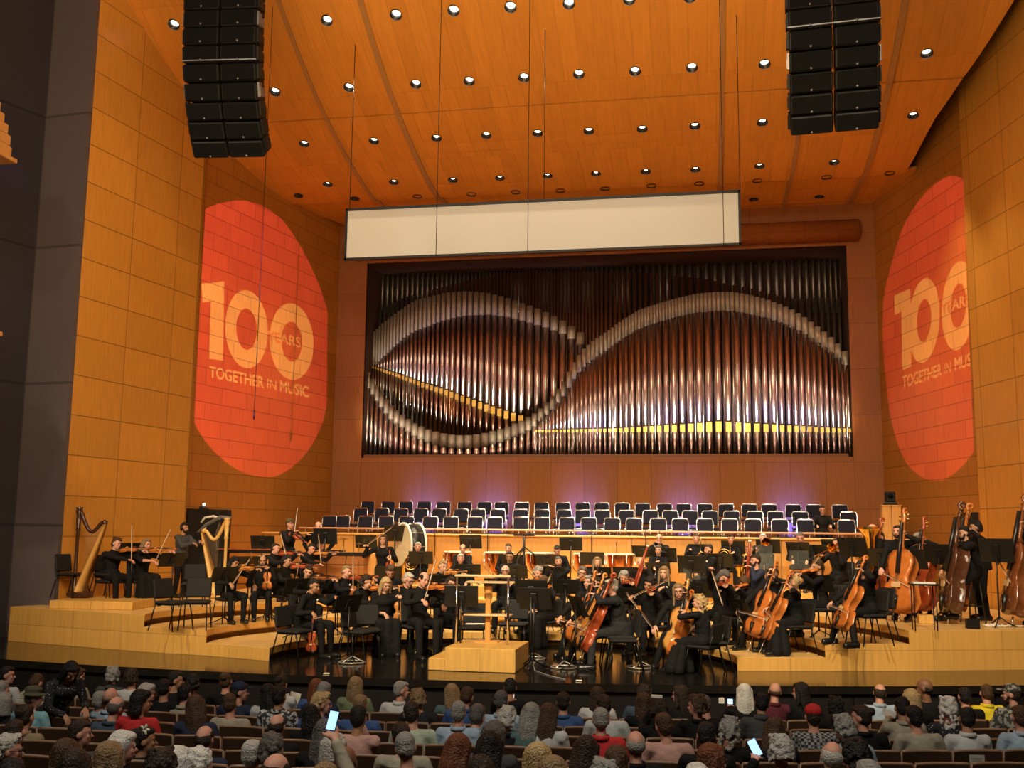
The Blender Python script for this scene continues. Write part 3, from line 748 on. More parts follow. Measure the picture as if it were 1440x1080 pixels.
def clothm(k):
    C = {'black': (.0055, .0055, .0065), 'navy': (.02, .028, .06), 'white': (.52, .53, .53), 'ltblue': (.34, .44, .56), 'blue': (.05, .10, .26), 'dkblue': (.05, .075, .115), 'teal': (.08, .14, .15), 'red': (.52, .03, .03),
         'maroon': (.10, .02, .03), 'pink': (.52, .30, .26), 'beige': (.34, .31, .24), 'tan': (.25, .20, .12), 'grey': (.24, .25, .26), 'dkgrey': (.06, .06, .065), 'ltgreen': (.42, .48, .38), 'green': (.16, .20, .12),
         'yellow': (.75, .58, .03), 'cyan': (.20, .42, .48), 'charcoal': (.018, .019, .022), 'olive': (.09, .085, .05), 'bluejacket': (.24, .33, .38)}
    return mat('cloth_'+k, C[k], .85, spec=.25, noise=.3, nscale=9, bump=1.0, bscale=11)
def patt(kind):
    n = 'cloth_'+kind
    if n in MT: return MT[n]
    m = clothm(kind) if False else None
    m = bpy.data.materials.new(n); m.use_nodes = True; nt = m.node_tree; b = nt.nodes['Principled BSDF']; b.inputs['Roughness'].default_value = .85
    tc = nt.nodes.new('ShaderNodeTexCoord'); cr = nt.nodes.new('ShaderNodeValToRGB')
    if kind in ('floral', 'camo', 'printed'):
        v = nt.nodes.new('ShaderNodeTexVoronoi') if kind == 'floral' else nt.nodes.new('ShaderNodeTexNoise'); v.inputs['Scale'].default_value = 28 if kind == 'floral' else 22
        nt.links.new(tc.outputs['Object'], v.inputs['Vector']); nt.links.new(v.outputs[0], cr.inputs[0])
        cols = {'floral': ((.30, .30, .33), (.012, .012, .016), .22), 'camo': ((.05, .05, .04), (.3, .3, .28), .5), 'printed': ((.03, .03, .04), (.45, .45, .42), .52)}[kind]
    elif kind == 'plaid' or kind == 'blueplaid':
        v = nt.nodes.new('ShaderNodeTexChecker'); v.inputs['Scale'].default_value = 34; nt.links.new(tc.outputs['Object'], v.inputs['Vector']); nt.links.new(v.outputs[1], cr.inputs[0])
        cols = ((.02, .02, .025), (.30, .30, .30), .5) if kind == 'plaid' else ((.03, .08, .22), (.45, .50, .56), .5)
    else:
        v = nt.nodes.new('ShaderNodeTexWave'); v.bands_direction = 'Z'; v.inputs['Scale'].default_value = 16; nt.links.new(tc.outputs['Object'], v.inputs['Vector']); nt.links.new(v.outputs['Fac'], cr.inputs[0])
        cols = ((.5, .47, .36), (.14, .13, .10), .5)
    cr.color_ramp.interpolation = 'CONSTANT'; cr.color_ramp.elements[0].color = (*cols[0], 1); cr.color_ramp.elements[1].position = cols[2]; cr.color_ramp.elements[1].color = (*cols[1], 1)
    nt.links.new(cr.outputs[0], b.inputs['Base Color']); MT[n] = m; return m
def cl(k): return patt(k) if k in ('floral', 'camo', 'printed', 'plaid', 'blueplaid', 'striped') else clothm(k)

def ik(S, T, l1, l2, pole):
    S = V(S); T = V(T); d = T-S; L = d.length
    if L > (l1+l2)*.995: T = S+d.normalized()*(l1+l2)*.995; d = T-S; L = d.length
    a = (l1*l1-l2*l2+L*L)/(2*L); h = sqrt(max(0, l1*l1-a*a)); n = d.normalized(); p = V(pole); p = (p-n*p.dot(n)).normalized()
    return S+n*a+p*h, T
def rotm(yaw, pitch, roll):
    return (Matrix.Rotation(yaw, 3, 'Z') @ Matrix.Rotation(pitch, 3, 'X') @ Matrix.Rotation(roll, 3, 'Y'))
class Sk: pass
def skeleton(pose='sit', lean=.06, side=0, LH=None, RH=None, head=(0, 0, 0), feet=None, turn=0, Lp=None, Rp=None):
    """joints in local space, facing -Y, left hand at +X. head=(yaw to own left, pitch down, roll) in degrees"""
    k = Sk(); up = V((side, -sin(lean), cos(lean))).normalized()
    if pose == 'sit':
        k.P = V((0, 0, .55)); k.hip = [V((s*.09, 0, .53)) for s in (1, -1)]
        k.knee = [V((s*.14, -.42, .53)) for s in (1, -1)]; k.ank = [V((s*.13, -.44, .09)) for s in (1, -1)]
    elif pose == 'stool':
        k.P = V((0, 0, .86)); k.hip = [V((s*.09, 0, .83)) for s in (1, -1)]
        k.knee = [V((s*.16, -.34, .60)) for s in (1, -1)]; k.ank = [V((s*.14, -.42, .17 if s > 0 else .12)) for s in (1, -1)]
    else:
        k.P = V((0, 0, .95)); k.hip = [V((s*.09, 0, .92)) for s in (1, -1)]
        k.knee = [V((s*.10, -.03, .50)) for s in (1, -1)]; k.ank = [V((s*.11, .02, .09)) for s in (1, -1)]
    if feet:
        k.ank = [V(f) for f in feet]; k.knee = [ik(k.hip[i], k.ank[i], .43, .43, (0, -1, .3))[0] for i in (0, 1)]
    k.C = k.P+up*.27; k.N = k.P+up*.47
    sx = Matrix.Rotation(radians(turn), 3, 'Z')
    k.sh = [k.P+up*.42+sx @ V((s*.175, 0, 0)) for s in (1, -1)]
    hl = head; k.HR = rotm(radians(hl[0]), radians(hl[1]), radians(hl[2]))
    k.H = k.N+V((0, -.01, .035))+(k.HR @ V((0, -.02, .115)))
    dl = {0: (.14, -.30, .62), 1: (-.14, -.30, .62)} if pose == 'sit' else {0: (.22, -.08, .92), 1: (-.22, -.08, .92)}
    if pose == 'stool': dl = {0: (.2, -.25, .8), 1: (-.2, -.25, .8)}
    T = [V(LH) if LH is not None else V(dl[0]), V(RH) if RH is not None else V(dl[1])]
    pl = [Lp or (.6, .3, -1), Rp or (-.6, .3, -1)]
    k.el = []; k.wr = []
    for i in (0, 1):
        # wrist slightly short of the target so the palm sits on it
        S = k.sh[i]; d = (T[i]-S).normalized(); e, w = ik(S, T[i]-d*.07, .285, .25, pl[i]); k.el.append(e); k.wr.append(w)
    k.T = T; return k
def head_prims(mb, H, R):
    E_ = lambda c, r, **kw: mb.ell(H+R @ V(c), r, R, **kw)
    E_((0, .012, .022), (.074, .092, .092)); E_((0, -.03, -.045), (.056, .058, .062)); E_((0, -.055, -.085), (.028, .026, .022))
    E_((0, -.068, .03), (.05, .018, .012), nu=10, nv=6)
    mb.cap(H+R @ V((0, -.078, .012)), H+R @ V((0, -.102, -.022)), .008, .0135, 8)
    for s in (1, -1):
        E_((s*.076, .008, -.008), (.010, .022, .032), nu=10, nv=6); E_((s*.036, -.066, -.02), (.022, .018, .018), nu=8, nv=6)
def hand_prims(mb, w, fdir, T, left, fing=True):
    d = (V(T)-V(w)); d = d.normalized() if d.length > .02 else fdir
    n = d.cross(V((0, 0, 1)));
    if n.length < .1: n = V((1, 0, 0))
    n.normalize(); s_ = n if not left else -n  # towards the thumb side
    s_ = s_ if True else s_; pn = d.cross(n).normalized()
    if pn.z > 0: pn = -pn
    R = Matrix((n, d, d.cross(n))).transposed()
    mb.ell(w+d*.045, (.042, .052, .017), R, nu=10, nv=6)
    if not fing: mb.ell(w+d*.10, (.035, .03, .015), R, nu=8, nv=6); return
    for i, L in enumerate((.068, .078, .072, .056)):
        b = w+d*.085+n*((i-1.5)*.0215*(1 if not left else -1)); m = b+(d*.9+pn*.45).normalized()*L*.55; e = m+(d*.35+pn).normalized()*L*.5
        mb.cap(w+d*.05+(b-w-d*.085)*.8, b, .0095, .0095, 6); mb.cap(b, m, .0092, .0088, 6); mb.cap(m, e, .0088, .0078, 6)
    tb = w+d*.03-n*(.032*(1 if not left else -1)); tm = tb+(d*.7-n*(1 if not left else -1)*.6+pn*.4).normalized()*.042; te = tm+(d+pn*.6).normalized()*.032
    mb.cap(tb, tm, .013, .0105, 6); mb.cap(tm, te, .0105, .0085, 6)
def body_mb(k, fat=1.0, fing=True):
    mb = MB(); up = (k.N-k.P).normalized()
    mb.ell(k.P, (.15*fat, .11*fat, .11)); mb.cap(k.P+up*.02, k.C, .105*fat, .115*fat); mb.ell(k.C+up*.03, (.15*fat, .10*fat, .17), None)
    mb.cap(k.sh[0], k.sh[1], .052); mb.cap(k.N-up*.05, k.H+k.HR @ V((0, .01, -.05)), .055, .048)
    for i in (0, 1):
        mb.cap(k.hip[i], k.knee[i], .078*fat, .052); mb.cap(k.knee[i], k.ank[i], .052, .034); mb.cap(k.ank[i]+V((0, .03, -.04)), k.ank[i]+V((0, -.15, -.055)), .034, .028)
        mb.cap(k.sh[i], k.el[i], .045, .036); mb.cap(k.el[i], k.wr[i], .036, .024)
        hand_prims(mb, k.wr[i], (k.wr[i]-k.el[i]).normalized(), k.T[i], i == 0, fing)
    head_prims(mb, k.H, k.HR); return mb
def top_mb(k, sleeve='long', fat=1.0, bust=False, jacket=False):
    mb = MB(); up = (k.N-k.P).normalized(); f = fat
    mb.ell(k.P+up*.0, (.172*f, .128*f, .12)); mb.cap(k.P+up*.04, k.C, .125*f, .135*f); mb.ell(k.C+up*.03, (.168*f, .118*f, .182)); mb.cap(k.sh[0]-up*.01, k.sh[1]-up*.01, .066)
    if bust: mb.ell(k.C+up*.04+V((0, -.09*f, 0)), (.13*f, .075, .075))
    if jacket: mb.lathe([(.001, -.11), (.19*f, -.10), (.165*f, .1), (.001, .12)], k.P, 16)
    for i in (0, 1):
        mb.cap(k.sh[i], k.el[i], .062, .052)
        if sleeve == 'long': mb.cap(k.el[i], k.wr[i]-(k.wr[i]-k.el[i]).normalized()*.02, .052, .040)
        elif sleeve == 'half': mb.cap(k.el[i], k.el[i]+(k.wr[i]-k.el[i])*.1, .05, .048)
    if sleeve != 'none' and jacket: mb.cap(k.N-up*.06, k.N-up*.01, .075, .07)
    return mb
def legs_mb(k, fat=1.0):
    mb = MB(); mb.ell(k.P, (.165*fat, .125*fat, .105))
    for i in (0, 1): mb.cap(k.hip[i], k.knee[i], .094*fat, .068); mb.cap(k.knee[i], k.ank[i]+V((0, 0, .01)), .068, .052)
    return mb
def skirt_mb(k, sit=True, fl=.02):
    mb = MB(); mb.ell(k.P, (.175, .14, .115))
    for s in (1, -1, 0):
        kn = (k.knee[0]+k.knee[1])/2+V((s*.10, 0, 0)); hp = (k.hip[0]+k.hip[1])/2+V((s*.06, 0, 0)); an = V((kn.x*1.15, kn.y-.02, .05))
        if s: kn = k.knee[0 if s > 0 else 1]+V((0, 0, 0)); hp = k.hip[0 if s > 0 else 1]; ak = k.ank[0 if s > 0 else 1]; an = V((ak.x*.97, ak.y+.0, .07))
        mb.cap(hp, kn, .105, .085); mb.cap(kn, an, .085, .10); mb.cap(kn+V((0, .1, -.03)), an+V((0, .16, 0)), .08, .09); mb.cap(V((kn.x*.5, kn.y+.02, kn.z)), V((an.x*.5, an.y, .06)), .08, .10)
    return mb
def shoe_mb(a, s=1):
    mb = MB(); mb.cap(a+V((0, .04, -.045)), a+V((0, -.155, -.052)), .052, .046, 8); mb.box(a+V((0, -.055, -.085)), (.075, .26, .014), bev=.004); mb.cap(a+V((0, .015, .01)), a+V((0, .02, -.03)), .042, .045, 8); return mb
def hair_mb(style, H, R, rs):
    mb = MB(); P = lambda *c: H+R @ V(c); E_ = lambda c, r, **kw: mb.ell(P(*c), r, R, **kw)
    def skull(g=0.0, front=0):
        E_((0, .028, .042), (.080+g, .086+g, .084+g)); E_((0, .045, -.005), (.074+g, .068+g, .075+g)); E_((0, -.02+front, .085), (.062+g, .058+g, .03+g))
    if style == 'bald':
        E_((0, .05, -.02), (.078, .055, .035)); E_((.06, .02, .0), (.02, .045, .03)); E_((-.06, .02, .0), (.02, .045, .03)); return mb
    if style == 'balding':
        E_((0, .045, .0), (.08, .066, .07)); E_((.055, .0, .03), (.026, .05, .045)); E_((-.055, .0, .03), (.026, .05, .045)); return mb
    if style in ('short', 'neat'):
        skull(.0); E_((0, -.055, .083), (.055, .03, .022))
        if style == 'short':
            for _ in range(16): mb.cap(P(rs.uniform(-.06, .06), rs.uniform(-.05, .09), .10), P(rs.uniform(-.07, .07), rs.uniform(-.06, .1), .128), .015, .008, 6)
    elif style == 'long' or style == 'longstraight':
        skull(.006)
        for i in range(9):
            x = -.075+.15*i/8; y = .03+.05*(1-abs(i-4)/4)
            mb.cap(P(x*.9, y, .04), P(x, y+.02, -.12), .034, .036, 8); mb.cap(P(x, y+.02, -.12), P(x*1.15, y+.025+rs.uniform(-.01, .01), -.25+rs.uniform(-.02, .02)), .036, .018, 8)
        for s in (1, -1): mb.cap(P(s*.07, -.02, .06), P(s*.085, -.01, -.10), .024, .024, 8); mb.cap(P(s*.085, -.01, -.10), P(s*.10, -.03, -.22), .024, .014, 8)
    elif style == 'bob':
        skull(.012)
        for i in range(9):
            t = -pi*.06+pi*1.12*i/8; x = .078*cos(t); y = .03+.07*sin(t)
            mb.cap(P(x, y, .05), P(x*1.08, y*1.05, -.10), .032, .030, 8)
    elif style in ('curly', 'curlylong'):
        skull(.004); n = 60
        for i in range(n):
            t = rs.uniform(-.15, pi+.15); z = rs.uniform(-.07 if style == 'curly' else -.2, .11); q = sqrt(max(.15, 1-max(0, z/.13)**2))
            mb.ell(P(.088*cos(t)*q, .03+.088*sin(t)*q, z), (.021, .021, .021), None, nu=6, nv=4)
        for i in range(14): mb.ell(P(rs.uniform(-.06, .06), rs.uniform(-.07, .08), .115), (.022, .022, .02), None, nu=6, nv=4)
    elif style == 'bun':
        skull(.002); E_((0, .11, .06), (.042, .04, .042)); 
        for i in range(6): mb.ell(P(.02*cos(i), .13, .06+.02*sin(i)), (.022, .02, .022), None, nu=6, nv=4)
    elif style == 'ponytail':
        skull(.002); E_((0, .105, .045), (.025, .025, .025)); mb.cap(P(0, .115, .03), P(0, .145, -.06), .03, .034, 8); mb.cap(P(0, .145, -.06), P(0, .12, -.19), .034, .012, 8)
    return mb
def cap_mb(style, H, R):
    mb = MB(); P = lambda *c: H+R @ V(c)
    mb.ell(P(0, .02, .058), (.088, .098, .075), R)
    if style == 'cap': mb.ell(P(0, -.11, .055), (.062, .06, .010), R)
    if style == 'floppy': mb.ell(P(0, .0, .04), (.125, .135, .02), R); mb.ell(P(0, .02, .1), (.09, .1, .045), R)
    return mb
eye_m = mat('eye_dark', (.02, .015, .012), .15, noise=.1); lens_m = mat('glasses_frame', (.02, .02, .02), .3); lip_m = mat('lips', (.42, .14, .11), .5)
shoe_m = mat('black_shoe', (.012, .012, .012), .25)
def glasses_mb(H, R):
    mb = MB(); P = lambda *c: H+R @ V(c)
    for s in (1, -1):
        mb.tube([P(s*.034+.026*cos(t), -.094, .006+.020*sin(t)) for t in [2*pi*i/10 for i in range(11)]], .0032, 5, False)
        mb.cyl(P(s*.06, -.092, .01), P(s*.078, .0, .01), .003, n=5)
    mb.cyl(P(-.008, -.096, .01), P(.008, -.096, .01), .003, n=5); return mb
person_cache = {}
def person(k, loc, rz, label, hair='short', hc='brown', skin='fair', top='black', sleeve='long', legs='trousers', lc='black', vox=.011, fat=1.0, sc=1.0, group=None,
           glasses=False, hat=None, hatc='black', beard=None, badge=False, jacket=True, bust=False, key=None, face=True, cat='person', shoes=True, hscale=1.0, lips=False, collar=False):
    t = empty('person', loc, rz, label, cat, group); t.scale = (sc, sc, sc); rs = random.Random(hash(label) & 0xffff if False else len(label)*7+int(loc[0]*100))
    def sub(name, kk, make, mats, par=t):
        if kk is not None and kk in person_cache: me = person_cache[kk]
        else:
            me = make()
            if kk is not None: person_cache[kk] = me
        o = link(name, me, par); 
        for i, m in enumerate(mats): o.material_slots[i].link = 'OBJECT'; o.material_slots[i].material = m
        return o
    def R_(mbf, v, nm, sm=3): return lambda: remesh(mbf(), v, nm, [black], sm)
    K = (lambda s: (key, s)) if key else (lambda s: None)
    sub('body', K('body'+str(fat)), R_(lambda: body_mb(k, fat, vox < .0125), vox, 'body', 2), [skinm(skin)])
    sub('top' if not jacket else 'jacket', K('top'+sleeve+str(fat)+str(jacket)+str(bust)), R_(lambda: top_mb(k, sleeve, fat, bust, jacket), .016, 'top'), [cl(top)])
    if legs == 'trousers': sub('trousers', K('legs'+str(fat)), R_(lambda: legs_mb(k, fat), .018, 'trousers'), [cl(lc)])
    elif legs == 'skirt': sub('skirt', K('skirt'), R_(lambda: skirt_mb(k), .02, 'skirt'), [cl(lc)])
    if shoes:
        for i in (0, 1): sub('shoe', K('shoe%d' % i), lambda: shoe_mb(k.ank[i]).mesh('shoe', [black]), [shoe_m])
    if hair: sub('hair', K('hair'+hair), R_(lambda: hair_mb(hair, k.H, k.HR, rs), .010 if hair not in ('curly', 'curlylong') else .009, 'hair', 2 if hair not in ('curly', 'curlylong') else 1), [hairm(hc)])
    if hat: sub('hat', K('hat'+hat), R_(lambda: cap_mb(hat, k.H, k.HR), .009, 'hat', 2), [cl(hatc)])
    if face:
        for s in (1, -1): sub('eye', K('eye%d' % s), lambda: MB().ell(k.H+k.HR @ V((s*.034, -.078, .006)), (.0125, .008, .0075), k.HR, nu=8, nv=6).mesh('eye', [black]), [eye_m])
        sub('mouth', K('mouth'), lambda: MB().ell(k.H+k.HR @ V((0, -.087, -.056)), (.024, .008, .0065), k.HR, nu=8, nv=6).mesh('mouth', [black]), [lip_m])
        if HC.get(hc) and hair not in (None,):
            mbf = lambda: [m_ for m_ in [MB()] for s in (1, -1) if m_.cap(k.H+k.HR @ V((s*.02, -.086, .026)), k.H+k.HR @ V((s*.05, -.08, .024)), .0045, .0035, 5)][0].mesh('eyebrows', [black])
            sub('eyebrows', K('brows'), mbf, [hairm(hc)])
    if beard:
        def bm():
            m = MB(); m.ell(k.H+k.HR @ V((0, -.045, -.078)), (.056, .05, .036), k.HR); m.ell(k.H+k.HR @ V((0, -.088, -.045)), (.03, .01, .007), k.HR)
            for s in (1, -1): m.cap(k.H+k.HR @ V((s*.058, -.02, -.02)), k.H+k.HR @ V((s*.045, -.045, -.07)), .018, .02, 6)
            return m
        sub('beard', None, R_(bm, .009, 'beard', 1), [hairm(beard)])
    if collar:
        cw = MB(); up_ = (k.N-k.P).normalized(); c_ = k.N-up_*.005; Rc = up_.to_track_quat('Z', 'Y').to_matrix()
        cw.lathe([(.064, -.02), (.068, .028), (.078, .03), (.088, -.012), (.064, -.02)], c_, 18, Rc)
        sub('collar', K('collar'), lambda: cw.mesh('collar', [black]), [cl(top)])
    if glasses: sub('glasses', K('glasses'), lambda: glasses_mb(k.H, k.HR).mesh('glasses', [black]), [lens_m])
    if badge:
        c = k.C+V((.07, -.135*fat, .10)); MB().cyl(c, c+V((0, -.012, 0)), .022, n=10).build('badge', paper, t)
    return t

# ------------------------------------------------------------------ string instruments: along +Z from the lower end, front face -Y
def bout(L, wl, ww, wu, n=40):
    ctrl = [(0, 0), (.01, .45*wl), (.06, .82*wl), (.20, wl), (.33, .86*wl), (.42, .60*wl+.4*ww), (.47, ww*1.02), (.56, ww*.97), (.63, ww*1.12), (.68, .9*wu), (.80, wu), (.90, .90*wu), (.97, .6*wu), (.995, .3*wu), (1, 0)]
    f = curve(ctrl); R_ = []
    for i in range(n+1): z = (1-cos(pi*i/n))/2; R_.append((f(z), z*L))
    return R_+[(-x, z) for x, z in reversed(R_[1:-1])]
def string_body(L, wl, ww, wu, t, arch):
    P = bout(L, wl, ww, wu); n = len(P); vs = []; mb = MB(); c = (0, L*.5)
    lev = [(.0, t/2+arch, 0), (.45, t/2+arch*.9, 0), (.8, t/2+arch*.45, 0), (1.0, t/2, 0), (.975, t/2-.002, 1), (.975, -t/2+.002, 1), (1.0, -t/2, 0), (.8, -t/2-arch*.45, 0), (.45, -t/2-arch*.9, 0), (.0, -t/2-arch, 0)]
    for s, y, _ in lev:
        for x, z in P: vs.append((x*s, y, c[1]+(z-c[1])*(s if s > .9 else s*.96)))
    k = len(lev); fs = []
    for i in range(k-1):
        for j in range(n): fs.append((i*n+j, (i+1)*n+j, (i+1)*n+(j+1) % n, i*n+(j+1) % n))
    return mb.add(vs, fs)
SI = {'violin': (.357, .104, .055, .084, .032, .012, .60, 1), 'viola': (.41, .122, .065, .098, .038, .014, .69, 1), 'cello': (.755, .22, .115, .172, .115, .028, 1.20, 2), 'bass': (1.12, .345, .19, .26, .20, .04, 1.83, 3)}
proto = {}
def stringed(kind, colname, col):
    L, wl, ww, wu, t, ar, TL, c = SI[kind]; key = (kind, colname)
    m = mat('varnish_'+colname, col, .22, coat=.6, noise=.35, nscale=3 if kind != 'violin' else 9); eb = mat('ebony', (.012, .010, .009), .3); g = L/.357
    r = empty(kind if kind != 'bass' else 'double_bass', (0, 0, -50), 0, 'x', 'violin' if kind == 'violin' else kind)
    string_body(L, wl, ww, wu, t, ar).build('body', m, r); hy = -t/2-ar
    if kind in ('cello', 'bass'):
        for o_ in r.children: pass
    nl = TL-L; mb = MB(); nk = .012*g if kind in ('violin', 'viola') else .016*g*.72
    zt = TL-.10*g*.8
    mb.tube([(0, -t*.3, L-.01), (0, -t*.45, L+.02*g), (0, -t/2-ar*.3, zt)], [nk*1.5, nk, nk*.85], 8); mb.build('neck', m, r)
    mb = MB(); mb.tube([(0, hy*1.15, L*.60), (0, -t/2-ar-.004*g, zt)], [nk*1.2, nk*.95], 8); mb.build('fingerboard', eb, r)
    mb = MB(); z0 = zt; pts = []; rr = []
    for i in range(15):
        a = i/14; 
        if a < .5: pts.append((0, -t/2+.0*g+.012*g*a, z0+.085*g*a*1.3)); rr.append(nk*1.05)
        else:
            q = (a-.5)*2*pi*1.5; rd = .020*g*(1-(a-.5)*1.3); pts.append((0, -t/2-.004*g-rd*cos(q)+.012*g, z0+.055*g+rd*sin(q)+.012*g)); rr.append(nk*.9*(1-(a-.5)))
    mb.tube(pts, rr, 8); mb.build('scroll', m, r)
    for i in range(4):
        s = 1 if i % 2 else -1; MB().cyl((0, -t/2, z0+.012*g*(i+1)), (s*.030*g, -t/2, z0+.012*g*(i+1)), .004*g, .006*g, n=6).build('tuning_peg', eb if c < 3 else mat('brass_gear', (.5, .35, .12), .3, 1), r)
    mb = MB(); mb.tube([(0, hy*1.05, .03*L), (0, hy*1.2, L*.26)], [.006*g, .016*g], 6); mb.build('tailpiece', eb, r)
    MB().box((0, hy*1.02-.012*g, L*.42), (ww*.9, .006*g, .006*g+.022*g)).build('bridge', mat('maple', (.6, .4, .2), .5), r)
    for s in (1, -1):
        mb = MB(); mb.tube([(s*ww*.62, hy*.83, L*.36), (s*ww*.82, hy*.80, L*.40), (s*ww*.58, hy*.88, L*.45), (s*ww*.36, hy*.93, L*.51), (s*ww*.50, hy*.90, L*.54)], .0035*g, 5); mb.build('f_hole', eb, r)
    mb = MB()
    for i in range(4): mb.cyl(((i-1.5)*.006*g, hy*1.25, L*.26), ((i-1.5)*.004*g, hy*1.05-.006*g, zt), .0009*g+.0006, n=4)
    o = mb.build('strings', chrome, r)
    if c >= 2: MB().cyl((0, 0, 0), (0, 0, -.26 if c == 2 else -.16), .005*c, n=6).build('endpin', chrome, r)
    if kind in ('violin', 'viola'): MB().ell((.04, hy*.9, .02), (.035, .012, .022)).build('chin_rest', eb, r)
    return r
def getinst(kind, colname):
    cols = {'amber': (.50, .20, .045), 'orange': (.52, .155, .03), 'red': (.34, .06, .018), 'brown': (.22, .07, .022), 'golden': (.55, .27, .07), 'dark': (.085, .032, .016)}
    if (kind, colname) not in proto: proto[(kind, colname)] = stringed(kind, colname, cols[colname])
    return proto[(kind, colname)]
used = set()
def put(root, M4, label, group=None):
    """first use moves the prototype itself, later uses copy it"""
    if root.name in used: root = dup(root, (0, 0, 0))
    used.add(root.name); root.matrix_world = M4; root['label'] = lim(label)
    if group: root['group'] = group
    return root
def frame(z, y):
    """matrix whose Z is z and whose -Y looks along y"""
    z = V(z).normalized(); f = V(y); f = (f-z*f.dot(z)).normalized(); Y = -f; X = Y.cross(z); return Matrix((X, Y, z)).transposed()
def bow_proto():
    r = empty('bow', (0, 0, -50), 0, 'x', 'bow'); st = mat('bow_stick', (.30, .12, .04), .3)
    MB().tube([(0, 0, 0), (0, .006, .35), (0, 0, .72), (0, -.012, .745)], [.0065, .006, .005, .004], 6).build('stick', st, r)
    MB().box((0, -.016, .35), (.010, .004, .70)).build('hair_ribbon', mat('bow_hair', (.85, .82, .72), .5), r)
    MB().box((0, -.010, .03), (.012, .024, .05), bev=.003).build('frog', mat('ebony', (.012, .010, .009), .3), r); return r
BOW = bow_proto()
# ------------------------------------------------------------------ orchestra furniture
pad_m = mat('chair_pad_black', (.006, .0056, .0062), .8, noise=.2, nscale=30)
def orch_chair():
    t = empty('orchestra_chair', (0, 0, -50), 0, 'x', 'chair', 'black orchestra chairs')
    MB().box((0, -.02, .45), (.45, .42, .05), bev=.02).build('seat', pad_m, t)
    mb = MB(); R = Matrix.Rotation(radians(-10), 3, 'X'); mb.box((0, .225, .67), (.42, .04, .33), R, bev=.018); mb.build('backrest', pad_m, t)
    for sx in (-1, 1):
        MB().tube([(sx*.20, -.19, .43), (sx*.21, -.22, .30), (sx*.225, -.27, 0)], .011, 8).build('leg', blackm, t)
        MB().tube([(sx*.20, .17, .43), (sx*.21, .20, .30), (sx*.225, .28, 0)], .011, 8).build('leg', blackm, t)
        MB().tube([(sx*.185, .10, .425), (sx*.19, .20, .46), (sx*.19, .25, .66)], .011, 8).build('back_support', blackm, t)
    MB().tube([(-.2, -.18, .42), (.2, -.18, .42), (.2, .16, .42), (-.2, .16, .42), (-.2, -.18, .42)], .009, 6, False).build('seat_frame', blackm, t)
    return t
CH = orch_chair()
def chair_at(loc, h, label, s=1.1):
    M4 = Matrix.Translation(loc) @ Matrix.Rotation(h, 4, 'Z') @ Matrix.Scale(s, 4); return put(CH, M4, label)
def stool_proto():
    t = empty('bass_stool', (0, 0, -50), 0, 'x', 'stool', 'bass stools')
    MB().lathe([(.001, .74), (.17, .74), (.18, .77), (.16, .80), (.001, .80)], n=20).build('seat', pad_m, t)
    for a in range(4): MB().cyl((.12*cos(a*pi/2+.78), .12*sin(a*pi/2+.78), .74), (.2*cos(a*pi/2+.78), .2*sin(a*pi/2+.78), 0), .012, n=8).build('leg', blackm, t)
    MB().tube([(.165*cos(a*pi/8), .165*sin(a*pi/8), .28) for a in range(17)], .009, 6, False).build('footrest_ring', blackm, t); return t
ST = stool_proto()
desk_m = mat('stand_desk', (.014, .013, .009), .42, .2, noise=.2, nscale=3)
def stand_proto():
    t = empty('music_stand', (0, 0, -50), 0, 'x', 'music stand', 'black music stands')
    R = Matrix.Rotation(radians(22), 3, 'X')
    d = MB(); d.box((0, 0, 0), (.52, .006, .34), R, bev=.002); d.box(R @ V((0, .03, -.168)), (.52, .06, .006), R); 
    for sx in (-1, 1): d.box(R @ V((sx*.26, .006, 0)), (.006, .014, .34), R)
    d.build('desk', desk_m, t, loc=(0, 0, 1.0))
    MB().box(R @ V((0, -.02, 0)), (.10, .02, .20), R, bev=.006).build('clamp', blackm, t, loc=(0, 0, .99))
    MB().cyl((0, -.03, .10), (0, -.03, .95), .014, n=8).build('pole', blackm, t)
    for i in range(3):
        a = i*2*pi/3+.5; MB().tube([(0, -.03, .14), (.13*cos(a), -.03+.13*sin(a), .06), (.25*cos(a), -.03+.25*sin(a), .012)], .010, 6).build('foot', blackm, t)
    return t
SD = stand_proto()
def ring_stand_foot(): pass

# ------------------------------------------------------------------ musicians
gold = mat('lacquered_brass', (.85, .55, .14), .18, 1, noise=.1); silver = mat('silver_plate', (.8, .8, .82), .15, 1); grena = mat('grenadilla', (.015, .012, .012), .25); basn = mat('bassoon_maple', (.30, .05, .02), .25)
G = 1.1
def solve(px, py, t, hpref, Yp=None, m_=.28):
    """stand on riser t so that a thing of about hpref metres tops out at this pixel"""
    best = None; Y = 17.75; ok = []
    while Y < 27.1:
        p = atY(px, py, Y)
        if all(tier(p.x+dx, Y+dy) == t for dx in (-m_, m_) for dy in (-m_, m_)) and (t > 0 or Y < 22): ok.append((Y, p))
        Y += .05
    if not ok: ok = [(Yp or 21, atY(px, py, Yp or 21))]
    mid = Yp if Yp else (ok[0][0]+ok[-1][0])/2; f = 0 if t == 0 else TH[t-1]
    Y, p = min(ok, key=lambda q: abs(q[1].z-f-hpref)+(.02 if Yp is None else 1)*abs(q[0]-mid))
    return V((p.x, p.y, f)), p.z-f
def place_head(px, py, k, h, t, Yp=None):
    top = k.H+k.HR @ V((0, .02, .125)); Rz = Matrix.Rotation(h, 3, 'Z'); r, hh = solve(px, py, t, top.z*G, Yp)
    sc = max(1.0, min(1.2, hh/top.z)); tw = Rz @ (top*sc)
    return V((r.x-tw.x, r.y-tw.y, r.z)), sc
